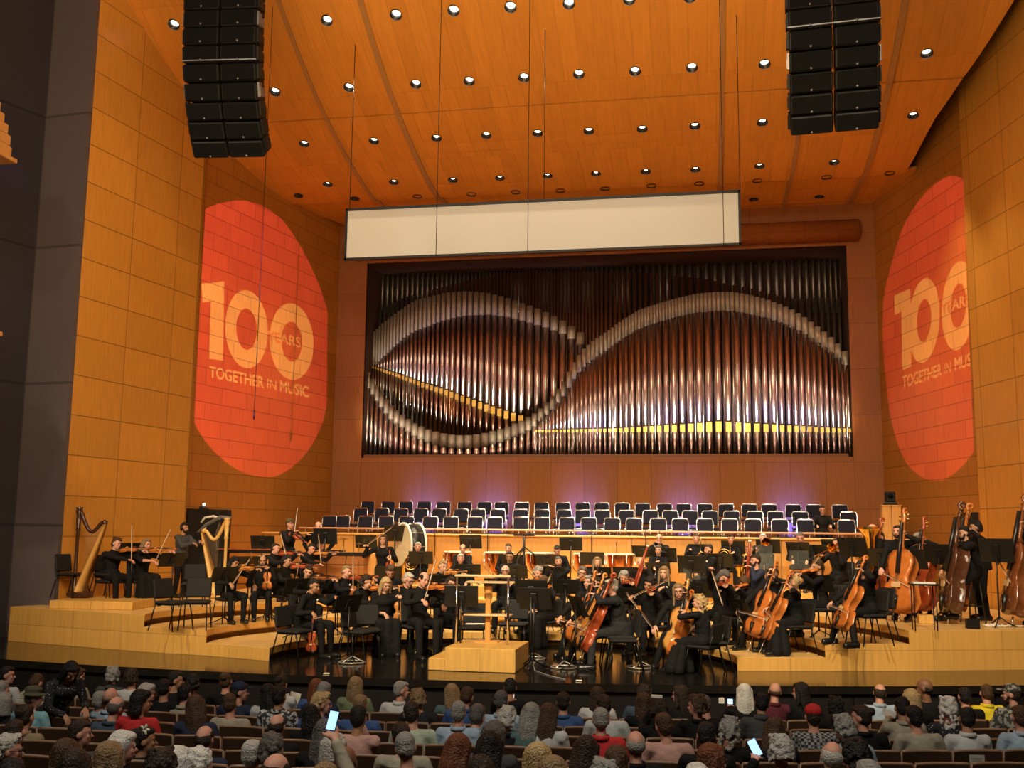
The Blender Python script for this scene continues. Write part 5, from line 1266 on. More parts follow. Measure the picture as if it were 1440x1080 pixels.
# ---- music stands: x, y of the middle of the desk's top edge, heading of the player, floor, desk height, label
SDS = [(186, 763, 60, .675, 1.22, 'behind the far left violinist'), (243, 777, 60, .675, 1.10, 'in front of the blonde far left violinist'), (318, 797, 55, .45, 1.12, 'left of the woman with short black hair'), (350, 782, 50, .675, 1.12, 'behind the black-haired violist'),
       (370, 753, 10, .675, 1.30, 'near the marimba at the left wall'), (381, 798, 45, .45, 1.05, 'behind the bald violinist'), (420, 813, 52, .225, 1.15, 'between the bald and the front left violinist'), (472, 814, 60, .225, 1.12, 'left of the short-haired blond-grey woman'),
       (458, 743, 8, .9, 1.35, 'hiding the bald man at the back left'), (515, 752, 5, .9, 1.30, 'left of the waving woman'), (556, 739, 5, .9, 1.55, 'in front of the bass drum'), (547, 796, 12, .45, 1.08, 'hiding the bent curly head'), (490, 836, 60, 0, 1.16, 'under the outstretched hand of the front left man'),
       (592, 775, 8, .675, 1.12, 'wide one hiding the grey-haired horn player'), (662, 752, 0, .9, 1.40, 'in front of the parapet left of centre'), (658, 793, 8, .45, 1.15, 'below the white-haired man in the centre'), (624, 808, 20, .225, 1.12, 'right of the fair-haired violinist'),
       (649, 823, 10, 0, 1.20, 'big one behind the left podium rail'), (700, 813, 5, .225, 1.2, 'behind the upper bar of the podium'), (722, 780, 0, .675, 1.12, 'below the glasses of the black-haired clarinettist'), (724, 795, 0, .45, 1.15, 'right of the old balding man'), (748, 815, -8, .0, 1.30, 'left one of the pair right of the podium'),
       (752, 826, -8, 0, 1.20, 'in front of the violist in the long dress'), (770, 780, 0, .675, 1.12, 'left of the woman with grey-brown hair'), (777, 797, -5, .45, 1.12, 'below the woman with grey-brown hair'), (796, 815, -12, .225, 1.18, 'right of the front centre violist'), (803, 755, 0, .9, 1.42, 'tall one in front of the parapet in the centre'),
       (833, 776, 0, .675, 1.20, 'left of the timpani at centre right'), (842, 797, -8, .45, 1.12, 'below the woman with long blond hair'), (880, 797, -10, .45, 1.15, 'behind the woman with grey wavy hair'), (886, 826, -30, 0, 1.16, 'in front of the woman with grey wavy hair'), (812, 838, -60, 0, 1.0, 'with white sheet in front of the red cello'),
       (905, 767, -5, .9, 1.12, 'at the left of the bald trumpeter'), (934, 770, -6, .675, 1.25, 'in front of the bald trumpeter'), (925, 791, -8, .675, 1.05, 'in front of the short grey-haired man'), (985, 765, -8, .9, 1.15, 'in front of the man holding the trumpet'), (972, 781, -8, .45, 1.30, 'left of the bearded saxophonist'),
       (1013, 778, -10, .675, 1.15, 'right of the bearded saxophonist'), (984, 818, -20, .225, 1.12, 'behind the smiling front cellist'), (1031, 760, -8, .9, 1.22, 'hiding the man with slicked hair'), (1080, 758, -8, .9, 1.25, 'hiding the snow-white hair'), (1122, 762, -25, .9, 1.15, 'narrow one before the grey-haired man with glasses'),
       (1157, 766, -28, .9, 1.10, 'left one of the brass pair'), (1172, 758, -24, .9, 1.22, 'right one of the brass pair'), (1151, 808, -40, .45, 1.15, 'in front of the smiling woman at the right'), (1236, 771, -40, .675, 1.25, 'below the tuba player'), (1281, 772, -38, .675, 1.20, 'in front of the big orange double bass'),
       (1320, 765, -35, .675, 1.25, 'between the two groups of bassists'), (1400, 757, -30, .675, 1.30, 'right of the bassist on the stool'), (1040, 873, -60, .225, .8, 'low one beside the front right cellist'), (1198, 756, -35, .9, 1.2, 'in front of the tuba bell')]
for px, py, h, fz, hd_, lab in SDS:
    hr = radians(h); tt = {0: 0, .225: 1, .45: 2, .675: 3, .9: 4}[fz]; Yp = {186: 20.3, 243: 20.5, 318: None, 350: 21.6, 370: 24.0, 458: 24.6, 1236: 22.3, 1281: 20.9, 1320: 21.6, 1400: 20.3, 1040: None, 886: 20.7, 984: 21.0}.get(px)
    loc, hh = solve(px, py, tt, (hd_+.15)*G, Yp); hh = max(.9, hh)
    r = put(SD, Matrix.Translation(loc) @ Matrix.Rotation(hr, 4, 'Z') @ Matrix.Diagonal((G, G, hh/1.16, 1)), 'black music stand, '+lab)
for n_, (px, py) in enumerate(((812, 838), (325, 799))):
    hr = radians(-60); p = atz(px, py, 1.12); R = Matrix.Rotation(radians(22), 3, 'X')
tag(MB().box((0, 0, 0), (.24, .004, .30), Matrix.Rotation(radians(-60), 3, 'Z') @ Matrix.Rotation(radians(22), 3, 'X')).build('sheet_music', paper, loc=(atz(806, 850, 1.0).x, atz(806, 850, 1.0).y-.02, 1.0)), 'white music sheet on the stand in front of the red cello', 'sheet music')
# round white-metal feet of the front stands
ringm = mat('pale_metal', (.55, .55, .52), .3, .6)
def ringfoot(px, py, lab):
    p = atz(px, py, .03); t = empty('stand_base', (p.x, p.y, 0), 0, lab, 'stand base', 'ring bases of front stands')
    MB().tube([(.22*cos(a), .22*sin(a), .02) for a in [2*pi*i/24 for i in range(25)]], .013, 6, False).build('ring', ringm, t)
    for i in range(3): MB().tube([(.0, 0, .12), (.22*cos(i*2.1), .22*sin(i*2.1), .02)], .010, 6).build('spoke', ringm, t)
    MB().cyl((0, 0, .1), (0, 0, .5), .012, n=8).build('tube', blackm, t)
for a in ((495, 930, 'pale ring base on the floor under the empty front left chair'), (793, 937, 'pale ring base of the stand in front of the red cello'), (900, 937, 'pale ring base behind the man in the dark jacket'), (750, 925, 'pale ring base just right of the podium')): ringfoot(*a)
# ------------------------------------------------------------------ podium and conductor stand
w_pod = wood('podium_wood', (.66, .38, .10), 3, 3, 0, joint=.9, rough=.4, grain=.15)
t = empty('podium', (-3.66, 17.7, 0), 0, 'pale wooden conductor podium with side step at the front of the stage', 'podium')
mb = MB(); mb.box((0, 0, .19), (1.18, 1.32, .38), bev=.008); mb.build('platform', w_pod, t)
MB().box((-.73, -.05, .10), (.28, 1.2, .20), bev=.008).build('step', w_pod, t)
for i, (x, y) in enumerate(((641, 905), (714, 907))):
    p = atz(x, y, .38); q = V((p.x+3.66, p.y-17.7, .38)); MB().cyl(q, q+V((0, 0, 1.12)), .021, n=12).build('rail_post', chrome, t)
    if i == 0: q0 = q
    else: q1 = q
MB().box(((q0.x+q1.x)/2, (q0.y+q1.y)/2, 1.52), (abs(q1.x-q0.x)+.08, .07, .045), Matrix.Rotation(atan2(q1.y-q0.y, q1.x-q0.x), 3, 'Z'), bev=.015).build('top_rail', mat('pale_rail_wood', (.72, .52, .28), .4), t)
p = atz(697, 897, .38); t = empty('conductor_stand', (p.x, 18.05, .38), 0, 'wooden column stand with two flat shelves on the podium', 'stand')
w_cs = mat('orange_maple', (.62, .30, .08), .4)
MB().box((0, 0, .40), (.09, .06, .80), bev=.01).build('column', w_cs, t); MB().box((0, 0, .84), (.14, .08, .26), bev=.03).build('column_head', w_cs, t)
MB().box((.05, 0, 1.02), (.86, .35, .03), bev=.008).build('upper_shelf', mat('pale_rail_wood', (.72, .52, .28), .4), t); MB().box((0, 0, .46), (.82, .30, .03), bev=.008).build('lower_shelf', mat('pale_rail_wood', (.72, .52, .28), .4), t)
MB().box((0, 0, .012), (.4, .3, .024)).build('foot', w_cs, t)

# ------------------------------------------------------------------ harps
def harp(loc, rz, m, mb_m, label, flip=1):
    t = empty('harp', loc, rz, label, 'harp'); f = flip
    mb = MB(); mb.lathe([(.05, .10), (.055, .2), (.04, .24), (.034, .9), (.036, 1.35), (.055, 1.38), (.04, 1.42), (.055, 1.6), (.045, 1.64), (.075, 1.76), (.06, 1.80), (.085, 1.84), (.001, 1.85)], n=16); mb.build('column', m, t)
    mb = MB(); P = []
    for i in range(13): u = i/12; P.append((f*(.02+.60*u), 0, 1.74-.10*u-.30*sin(pi*min(1, u*1.12))**1.5*(1 if u > .1 else .3)-.12*u))
    mb.tube(P, [.05]+[.042]*10+[.05, .055], 8); mb.build('neck', m, t)
    # sound box: wide at the bottom, narrow at the shoulder
    A_, B_ = V((f*.16, 0, .12)), V((f*.62, 0, 1.50)); ax = (B_-A_).normalized(); nx = V((0, 1, 0)).cross(ax).normalized(); vs = []; fs = []
    for i in range(9):
        u = i/8; c = A_+(B_-A_)*u; w = .20*(1-u)+.05*u; d = .13*(1-u)+.05*u
        for j in range(8): a = pi*j/7; vs.append(c+V((0, 1, 0))*w*cos(a)-nx*(-f)*d*sin(a)*-1*f)
    for i in range(8):
        for j in range(8): fs.append((i*8+j, i*8+(j+1) % 8, (i+1)*8+(j+1) % 8, (i+1)*8+j))
    fs += [tuple(range(8)), tuple(reversed(range(64, 72)))]
    mb = MB(); mb.add(vs, fs); mb.build('soundbox', mb_m, t)
    MB().box((f*.14, 0, .07), (.44, .34, .12), bev=.03).build('base', m, t)
    for s in (1, -1): MB().ell((f*.05, s*.13, .02), (.05, .04, .03), nu=8, nv=6).build('foot', m, t)
    mb = MB()
    for i in range(24):
        u = (i+1)/25; c = A_+(B_-A_)*(u*.93+.04); z1 = P[min(12, int(u*12))][2]; mb.cyl(c, (c.x-f*.02, 0, max(z1, c.z+.05)), .0016, n=4)
    mb.build('strings', mat('gut_string', (.35, .25, .15), .5), t); return t
hg = mat('gold_maple', (.72, .45, .13), .3, coat=.4); hd2 = mat('dark_mahogany', (.06, .022, .012), .3, coat=.4); hs = mat('spruce_gold', (.62, .34, .09), .4)
pd = atz(106, 839, .84); harp((pd.x+.12, pd.y-.25, .84), radians(2), hd2, hs, 'dark wooden harp with golden soundboard on a low platform at the far left', 1)
pg = atz(314, 842, .675); harp((pg.x, pg.y, .675), radians(-4), hg, hg, 'gold-coloured harp beside the man with headphones', -1)
# low platform under the dark harp
a = atz(58, 857, .675); b = atz(178, 858, .675); t = empty('low_platform', ((a.x+b.x)/2, 19.75, .675), radians(4), 'low pale wooden platform carrying the dark harp and chairs', 'platform')
for s in (-1, 1): MB().box((s*.43, .0, .08), (.855, 1.7, .16), bev=.006).build('platform_half', w_pod, t)

# ------------------------------------------------------------------ percussion and keyboards
def leg4(t, w, d, h, m, r=.015):
    for sx in (-1, 1):
        for sy in (-1, 1): MB().cyl((sx*w/2, sy*d/2, 0), (sx*w/2, sy*d/2, h), r, n=8).build('leg', m, t)
p = atY(352, 771, 23.5); t = empty('marimba', (p.x, 23.5, .675), radians(4), 'marimba with red-brown bars on a black frame behind the violins', 'marimba')
leg4(t, 1.2, .5, .88, blackm); MB().box((0, 0, .88), (1.5, .5, .05)).build('frame', blackm, t); rose = mat('rosewood', (.35, .08, .03), .35)
for i in range(22): MB().box((-.7+i*.066, 0, .925), (.054, .42-.008*i, .022), bev=.004).build('bar', rose, t)
for z in (.25, .5): MB().cyl((-.6, 0, z), (.6, 0, z), .012, n=6).build('cross_bar', blackm, t)
wdark = wood('celesta_wood', (.32, .12, .035), .45, .32, .1, joint=.3, rough=.35)
p = atY(466, 776, 24.0); t = empty('celesta', (p.x, p.y, .675), 0, 'wooden celesta cabinet with dark lid between the violins and the percussion', 'keyboard cabinet')
MB().box((0, 0, .48), (1.75, .5, .94), bev=.01).build('cabinet', wdark, t); MB().box((0, 0, .98), (1.85, .58, .06), bev=.01).build('lid', blackm, t); MB().box((0, -.26, .5), (1.5, .03, .7), bev=.005).build('front_panel', wdark, t)
MB().box((0, .34, .74), (1.3, .2, .05)).build('keyboard', paper, t)
p = atY(520, 775, 24.3); t = empty('wooden_cabinet', (p.x, p.y, .675), 0, 'orange wooden cabinet standing right of the celesta', 'cabinet')
MB().box((0, 0, .5), (.46, .5, 1.0), bev=.01).build('body', w_cs, t); MB().box((0, -.26, .5), (.36, .02, .82), bev=.005).build('door', w_cs, t)
# bass drum
p = atY(577, 768, 26.6); t = empty('bass_drum', (p.x, p.y, p.z), radians(-52), 'big bass drum with cream head and white hoops at the back left', 'drum'); hm = mat('drum_skin', (.72, .66, .46), .6)
Rx = Matrix.Rotation(radians(90), 3, 'X')
MB().lathe([(.56, -.2), (.575, -.2), (.575, .2), (.56, .2)], R=Rx, n=36).build('shell', blackm, t)
for s in (-1, 1):
    MB().lathe([(.57, s*.2-.02), (.62, s*.2-.02), (.62, s*.2+.02), (.57, s*.2+.02)], R=Rx, n=36).build('hoop', mat('hoop_white', (.75, .73, .68), .4), t); MB().lathe([(.001, s*.205), (.57, s*.2)], R=Rx, n=36).build('drum_head', hm, t)
for i in range(10): a = 2*pi*i/10; MB().cyl(Rx @ V((.6*cos(a), .6*sin(a), -.2)), Rx @ V((.6*cos(a), .6*sin(a), .2)), .008, n=6).build('tension_rod', chrome, t)
zz = -(p.z-.9)
for s in (-1, 1): MB().tube([(s*.5, .2, zz), (s*.55, 0, 0)], .02, 8).build('cradle_leg', blackm, t); MB().tube([(s*.5, -.2, zz), (s*.55, 0, 0)], .02, 8).build('cradle_leg', blackm, t)
# timpani
cop = mat('hammered_copper', (.75, .26, .08), .25, 1, noise=.25, nscale=10)
def timp(px, py, r, lab, i):
    p = atz(px, py, .9+.88); t = empty('timpani', (p.x, max(25.7, min(27.0, p.y)), .9), 0, 'copper timpani '+lab, 'kettledrum', 'timpani at the back')
    MB().lathe([(.08, .34), (.12, .33), (r*.75, .44), (r*.95, .62), (r, .84)], n=28).build('bowl', cop, t); MB().lathe([(.001, .875), (r, .87), (r+.02, .86), (r+.02, .84), (r, .83)], n=28).build('head', hm, t)
    for k_ in range(6): a = k_*pi/3; MB().tube([((r+.03)*cos(a), (r+.03)*sin(a), .86), ((r+.03)*cos(a), (r+.03)*sin(a), .5), (.12*cos(a), .12*sin(a), .2)], .012, 6).build('strut', chrome, t)
    MB().lathe([(.001, .06), (.2, .06), (.24, .0)], n=20).build('base', blackm, t); MB().cyl((0, 0, .05), (0, 0, .35), .06, n=10).build('pedestal', blackm, t)
for i, (px, py, r, lab) in enumerate(((622, 776, .33, 'at the left end of the row'), (684, 777, .36, 'left of the podium column'), (745, 778, .36, 'behind the woman with grey-brown hair'), (812, 780, .36, 'behind the tall centre stand'), (872, 778, .32, 'with pale head at the right end of the row'))): timp(px, py, r, lab, i)
t = empty('percussion_table', (atz(611, 768, 1.7).x, 26.2, .9), 0, 'flat black percussion table beside the bass drum', 'table'); MB().box((0, 0, .82), (.85, .45, .04), bev=.01).build('top', blackm, t); leg4(t, .7, .35, .8, blackm)
# cymbals and small drums
for nm_ in ('marimba', 'celesta', 'wooden_cabinet'): bpy.data.objects[nm_].scale = (1.05, 1.05, 1.2 if nm_ == 'marimba' else 1.05)
def cym(px, py, fz, h, lab):
    p = atY(px, py, 26.2); h = p.z-fz; t = empty('cymbal', (p.x, p.y, fz), 0, lab, 'cymbal', 'cymbals')
    MB().lathe([(.001, .025), (.04, .02), (.05, .008), (.21, -.008)], n=24, c=(0, 0, h)).build('plate', mat('cymbal_bronze', (.55, .38, .14), .3, 1), t); MB().cyl((0, 0, .1), (0, 0, h+.04), .01, n=6).build('pole', chrome, t)
    for i in range(3): MB().cyl((0, 0, .3), (.25*cos(i*2.1), .25*sin(i*2.1), .01), .01, n=6).build('leg', chrome, t)
cym(484, 758, .9, 1.1, 'bronze cymbal on a stand at the left of the percussion'); cym(505, 765, .9, 1.0, 'lower bronze cymbal on a stand left of the waving woman')
for i, (px, py, lab) in enumerate(((373, 778, 'small white snare drum left of the man in the flat cap'), (413, 770, 'white snare drum below the man in the flat cap'), (1003, 770, 'x'))):
    if i == 2: break
    p = atY(px, py, 24.2); t = empty('snare_drum', (p.x, p.y, .675), 0, lab, 'drum', 'snare drums'); MB().lathe([(.001, .95), (.17, .95), (.18, .94), (.18, .80), (.17, .79), (.001, .79)], n=24).build('shell', mat('drum_white', (.6, .58, .52), .35), t)
    for k_ in range(3): MB().tube([(.15*cos(k_*2.1), .15*sin(k_*2.1), .79), (0, 0, .5), (.28*cos(k_*2.1), .28*sin(k_*2.1), .01)], .010, 6).build('leg', chrome, t)
t = empty('temple_blocks', (atz(863, 762, 2.05).x, 26.4, .9), 0, 'small pale cymbal tree in front of the parapet right of centre', 'percussion'); MB().cyl((0, 0, 0), (0, 0, 1.12), .01, n=6).build('pole', chrome, t)
for i, z in enumerate((1.12, 1.05)): MB().lathe([(.001, .012), (.13, 0)], c=(0, 0, z), n=18).build('small_cymbal', silver, t)
# microphones on booms (centre pair) and tall speaker tripod
p = atz(800, 842, .225); t = empty('tripod_stand', (p.x, 24.2, .675), 0, 'tall black tripod with a bracket in the centre of the orchestra', 'stand'); MB().cyl((0, 0, .2), (0, 0, 1.5), .03, n=8).build('pole', blackm, t)
for i in range(3): MB().tube([(0, 0, 1.25), (.42*cos(i*2.1+.3), .42*sin(i*2.1+.3), .95), (.45*cos(i*2.1+.3), .45*sin(i*2.1+.3), .03)], .018, 6).build('leg', blackm, t)
MB().box((0, 0, 1.52), (.5, .05, .05)).build('bracket', blackm, t)
# acrylic sound shields
ac = bpy.data.materials.new('clear_acrylic'); ac.use_nodes = True; nt = ac.node_tree; b = nt.nodes['Principled BSDF']; b.inputs['Base Color'].default_value = (.9, .93, .88, 1); b.inputs['Roughness'].default_value = .08; b.inputs['Alpha'].default_value = .05; b.inputs['Specular IOR Level'].default_value = .2; b.inputs['Base Color'].default_value = (.5, .55, .5, 1)
for i, (x0, y0, x1, y1, Y, lab) in enumerate(((1062, 766, 1087, 800, 23.6, 'clear acrylic shield behind the ginger-haired saxophonist'), (1068, 778, 1093, 812, 23.2, 'clear acrylic shield right of the bearded man in blue'), (1110, 774, 1138, 810, 23.4, 'clear acrylic shield in front of the grey-haired brass player'),
                                             (960, 784, 985, 816, 22.6, 'clear acrylic shield in front of the bearded saxophonist'))):
    a = atY(x0, y0, Y); b_ = atY(x1, y1, Y); f = floorz(a.x, Y); t = empty('sound_shield', ((a.x+b_.x)/2, Y, f), 0, lab, 'acrylic shield', 'clear shields')
    MB().box((0, 0, (a.z+b_.z)/2-f), (b_.x-a.x, .008, a.z-b_.z), bev=.003).build('panel', ac, t); MB().cyl((0, 0, 0), (0, 0, b_.z-f+.08), .012, n=8).build('pole', chrome, t); MB().lathe([(.001, .02), (.2, .015), (.22, 0)], n=20).build('base', blackm, t)
# camera crane
cx = atY(292, 740, 23.4); t = empty('camera_crane', (atY(300, 800, 23.6).x, 23.6, .675), 0, 'black camera crane with monitor and white cables in front of the dark doorway', 'camera crane')
o_ = V((t.location.x, 23.6, .675)); Q = lambda x, y: atY(x, y, 23.6)-o_
MB().tube([Q(305, 835), Q(304, 760)], .035, 8).build('column', blackm, t)
for i in range(3): MB().tube([Q(304, 800), Q(304, 800)+V((.5*cos(i*2.1), .4*sin(i*2.1), 0)), V((Q(304, 835).x+.5*cos(i*2.1), .4*sin(i*2.1), .02))], .02, 6).build('tripod_leg', blackm, t)
MB().tube([Q(276, 752), Q(290, 738), Q(310, 727), Q(325, 729)], .045, 8).build('arm', mat('crane_grey', (.12, .12, .13), .4), t)
MB().tube([Q(283, 735), Q(288, 728), Q(300, 726), Q(310, 729)], .03, 8).build('white_cable', mat('cable_white', (.7, .7, .68), .5), t)
MB().box(Q(287, 718), (.26, .14, .16), Matrix.Rotation(.4, 3, 'Y'), bev=.02).build('monitor', spk, t); MB().cyl(Q(287, 711), Q(287, 711)+V((0, -.02, .05)), .03, n=8).build('tally_light', emit('small_lamp', (1, .95, .8), 4), t)
MB().box(Q(276, 754), (.22, .2, .14), Matrix.Rotation(-.4, 3, 'Y'), bev=.02).build('camera_head', spk, t); MB().tube([Q(272, 753), Q(280, 748), Q(290, 742)], .016, 6).build('handle', mat('cable_white', (.7, .7, .68), .5), t)
# doorways in the side walls: near-black panels painted as the shade inside them
a = atplane(268, 714, CL, aL); b_ = atplane(323, 716, CL, aL)
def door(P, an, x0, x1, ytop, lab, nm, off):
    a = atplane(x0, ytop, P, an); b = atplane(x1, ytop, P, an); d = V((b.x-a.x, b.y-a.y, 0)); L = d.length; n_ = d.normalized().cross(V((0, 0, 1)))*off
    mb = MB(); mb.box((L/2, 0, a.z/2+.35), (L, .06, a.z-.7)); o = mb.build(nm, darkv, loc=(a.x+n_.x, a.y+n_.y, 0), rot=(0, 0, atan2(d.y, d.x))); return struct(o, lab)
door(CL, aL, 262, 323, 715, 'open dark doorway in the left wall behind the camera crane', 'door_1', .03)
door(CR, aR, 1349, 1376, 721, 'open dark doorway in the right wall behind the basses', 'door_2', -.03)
# wooden post with loudspeaker at the right
p = atY(1252, 712, 27.2); t = empty('wooden_post', (p.x, 27.2, .675), 0, 'pale square wooden post at the right end of the parapet', 'post'); MB().box((0, 0, (p.z-.675)/2), (.45, .3, p.z-.675), bev=.01).build('shaft', w_chorus, t); MB().box((0, 0, p.z-.675+.015), (.48, .33, .03)).build('cap', w_chorus, t)
t = empty('loudspeaker', (p.x, 27.2, p.z+.03), 0, 'small black loudspeaker on top of the wooden post', 'loudspeaker'); MB().box((0, 0, .04), (.30, .24, .06), bev=.01).build('bracket', blackm, t); MB().box((0, 0, .20), (.24, .2, .28), bev=.03).build('cabinet', spk, t); MB().cyl((0, -.1, .22), (0, -.115, .22), .07, n=14).build('cone', gril, t)
# small things on the right riser
def small(px, py, fz, d, m, lab, cat, nm):
    p = atz(px, py, fz); t = MB(); t.box((0, 0, d[2]/2), d, bev=.008); return tag(t.build(nm, m, loc=(p.x, p.y, fz)), lab, cat)
t = small(1302, 877, .675, (.27, .22, .16), w_pod, 'small pale wooden block on the riser left of the dark bass', 'box', 'wooden_block')
small(1368, 884, .675, (.21, .18, .17), spk, 'small black box on the riser under the tall stool', 'box', 'black_box')
p = atz(1298, 820, .675+.8); t = empty('side_table', (p.x, p.y, .675), 0, 'small black table with white papers behind the bass players', 'table'); MB().box((0, 0, .78), (.45, .35, .03), bev=.005).build('top', blackm, t); leg4(t, .36, .26, .77, blackm, .01)
tag(MB().box((0, 0, .01), (.36, .26, .02)).build('papers', paper, loc=(p.x, p.y, .675+.795)), 'stack of white papers on the small table behind the basses', 'papers')
mb = MB(); rs = random.Random(4); p = atz(1412, 882, .675)
for i in range(26): x, y = rs.uniform(-.3, .3), rs.uniform(-.12, .12); mb.cap((x, y, .02), (x+rs.uniform(-.12, .12), y+rs.uniform(-.08, .08), .025+rs.uniform(0, .05)), .024, .012, 6)
tag(link('cloth', remesh(mb, .012, 'cloth', [mat('white_cloth', (.7, .66, .58), .8)], 3), loc=p), 'crumpled white cloth on the riser near the right edge', 'cloth')
# bow quiver hanging at the right bass
p = atY(1420, 805, 20.9); t = empty('bow_quiver', p, 0, 'thin brown bow hanging beside the right edge bass', 'bow'); MB().tube([(0, 0, .02), (.01, 0, -.3), (.05, 0, -.62)], [.02, .012, .012], 8).build('stick', mat('bow_stick', (.30, .12, .04), .3), t)
# little things on the stage lip
for px, py, lab in ((814, 958, 'small white card lying at the stage edge right of the podium'), (459, 948, 'small white gadget at the stage edge left of the podium')):
    small(px, py, 0, (.10, .06, .02), paper, lab, 'card', 'card')
mb = MB(); P = [atz(x, y, .008) for x, y in ((757, 925), (750, 935), (752, 943), (775, 951), (795, 955))]; o = V(P[0])
tag(MB().tube([q-o for q in P], .008, 6).build('cable', mat('cable_grey', (.25, .25, .24), .5), loc=o), 'thin grey cable snaking over the black floor right of the podium', 'cable')

# ------------------------------------------------------------------ chorus chairs
navy = mat('chorus_pad_blue', (.003, .0035, .016), .75, spec=.3, noise=.3, nscale=20)
cc = empty('chorus_chair', (0, 0, -50), 0, 'x', 'chair', 'blue chorus chairs')
MB().box((0, .0, .46), (.44, .42, .06), bev=.02).build('seat', navy, cc); MB().box((0, .22, .70), (.40, .04, .30), Matrix.Rotation(radians(-8), 3, 'X'), bev=.018).build('backrest', navy, cc)
MB().tube([(-.215, .14, .44), (-.215, .205, .58), (-.215, .245, .81), (-.18, .255, .865), (.18, .255, .865), (.215, .245, .81), (.215, .205, .58), (.215, .14, .44)], .0125, 8).build('back_frame', chrome, cc)
MB().tube([(-.21, .2, .43), (-.21, -.19, .43), (-.17, -.22, .43), (.17, -.22, .43), (.21, -.19, .43), (.21, .2, .43)], .0115, 8).build('seat_frame', chrome, cc)
for sx in (-1, 1):
    for y0, y1 in ((-.18, -.22), (.18, .26)): MB().cyl((sx*.21, y0, .43), (sx*.22, y1, 0), .011, n=8).build('leg', chrome, cc)
R1 = [517, 546, 571, 597, 624, 654, 682, 706, 735, 761, 791, 819, 846, 875, 904, 935, 962, 992, 1020, 1053, 1081, 1115, 1144, 1181]
R2 = [507, 537, 564, 592, 618, 649, 673, 701, 733, 762, 793, 819, 847, 881, 915, 943, 971, 999, 1028, 1061, 1090, 1125, 1193]
R3 = [463, 482, 514, 543, 572, 606, 635, 669, 697, 732, 762, 797, 828, 861, 892, 926, 957, 992, 1025, 1058, 1096, 1132, 1190]
for rn, (Rw, y0, Y, z) in enumerate(((R3, 727, 28.2, 1.62), (R2, 716, 29.2, 1.84), (R1, 706, 30.2, 2.12))):
    for i, x in enumerate(Rw):
        p = atY(x, y0+.008*(x-720), Y)
        r = put(cc, Matrix.Translation((p.x, Y-.25, z)) @ Matrix.Rotation(radians(((i*37) % 9)-4), 4, 'Z') @ Matrix.Scale((p.z-z)/.87, 4, (0, 0, 1)), 'blue chorus chair, %s from the left in the %s row' % (ordn(i), ('front', 'middle', 'back')[rn]))
# ------------------------------------------------------------------ auditorium seats
seat_w = mat('seat_veneer', (.05, .026, .014), .5, noise=.2, nscale=5); seat_e = mat('seat_edge', (.30, .18, .11), .4); seat_f = mat('seat_fabric', (.045, .022, .018), .9)
st_ = empty('auditorium_seat', (0, 0, -50), 0, 'x', 'seat', 'auditorium seats')
def shellback():
    mb = MB(); n = 8; vs = []; fs = []
    for z in (0.28, .86):
        for y in (0, .045):
            for i in range(n+1): u = i/n*2-1; vs.append((u*.265, y-.035*u*u+(z-.28)*-.12, z))
    m_ = n+1
    for i in range(n):
        fs += [(i, i+1, 2*m_+i+1, 2*m_+i), (m_+i+1, m_+i, 3*m_+i, 3*m_+i+1), (2*m_+i, 2*m_+i+1, 3*m_+i+1, 3*m_+i), (i+1, i, m_+i, m_+i+1)]
    fs += [(0, 2*m_, 3*m_, m_), (n, m_+n, 3*m_+n, 2*m_+n)]
    mb.add(vs, fs, False); return mb
sb = shellback().build('back_shell', seat_w, st_)
mb = MB(); mb.tube([(u*.268, .02-.035*u*u-.07, .865) for u in [i/8*2-1 for i in range(9)]], .013, 6); mb.build('top_edge', seat_e, st_)
for s in (1, -1): MB().cyl((s*.27, -.01, .30), (s*.268, -.085, .865), .011, n=6).build('side_edge', seat_e, st_)
MB().box((0, .07, .60), (.46, .06, .48), Matrix.Rotation(radians(7), 3, 'X'), bev=.02).build('back_pad', seat_f, st_)
MB().box((0, .32, .44), (.48, .46, .09), bev=.03).build('seat_pad', seat_f, st_)
for s in (1, -1): MB().box((s*.285, .22, .62), (.045, .36, .03), bev=.01).build('armrest', mat('armrest_wood', (.5, .27, .10), .4), st_); MB().box((s*.285, .14, .31), (.03, .12, .60)).build('stanchion', blackm, st_)
def rowY(r, X): return 14.2-1.0*r+.0159*(X+6)**2-.25
def rz_(r): return -1.22+.06*r+.003*r*r
ns = 0
for r in range(0, 9):
    X0 = -11.4+r*.78; X1 = 5.6-r*.5; i = 0; X = X0+(.28 if r % 2 else 0)
    while X < X1:
        Y = rowY(r, X); sl = .0318*(X+6); rz = atan2(sl, 1)
        put(st_, Matrix.Translation((X, Y, rz_(r))) @ Matrix.Rotation(rz, 4, 'Z') @ Matrix.Diagonal((.985, 1.08, 1.22, 1)), 'brown wooden-backed auditorium seat, %s from the left in the %s row from the stage' % (ordn(i), ordn(r)))
        i += 1; X += .555*cos(rz)
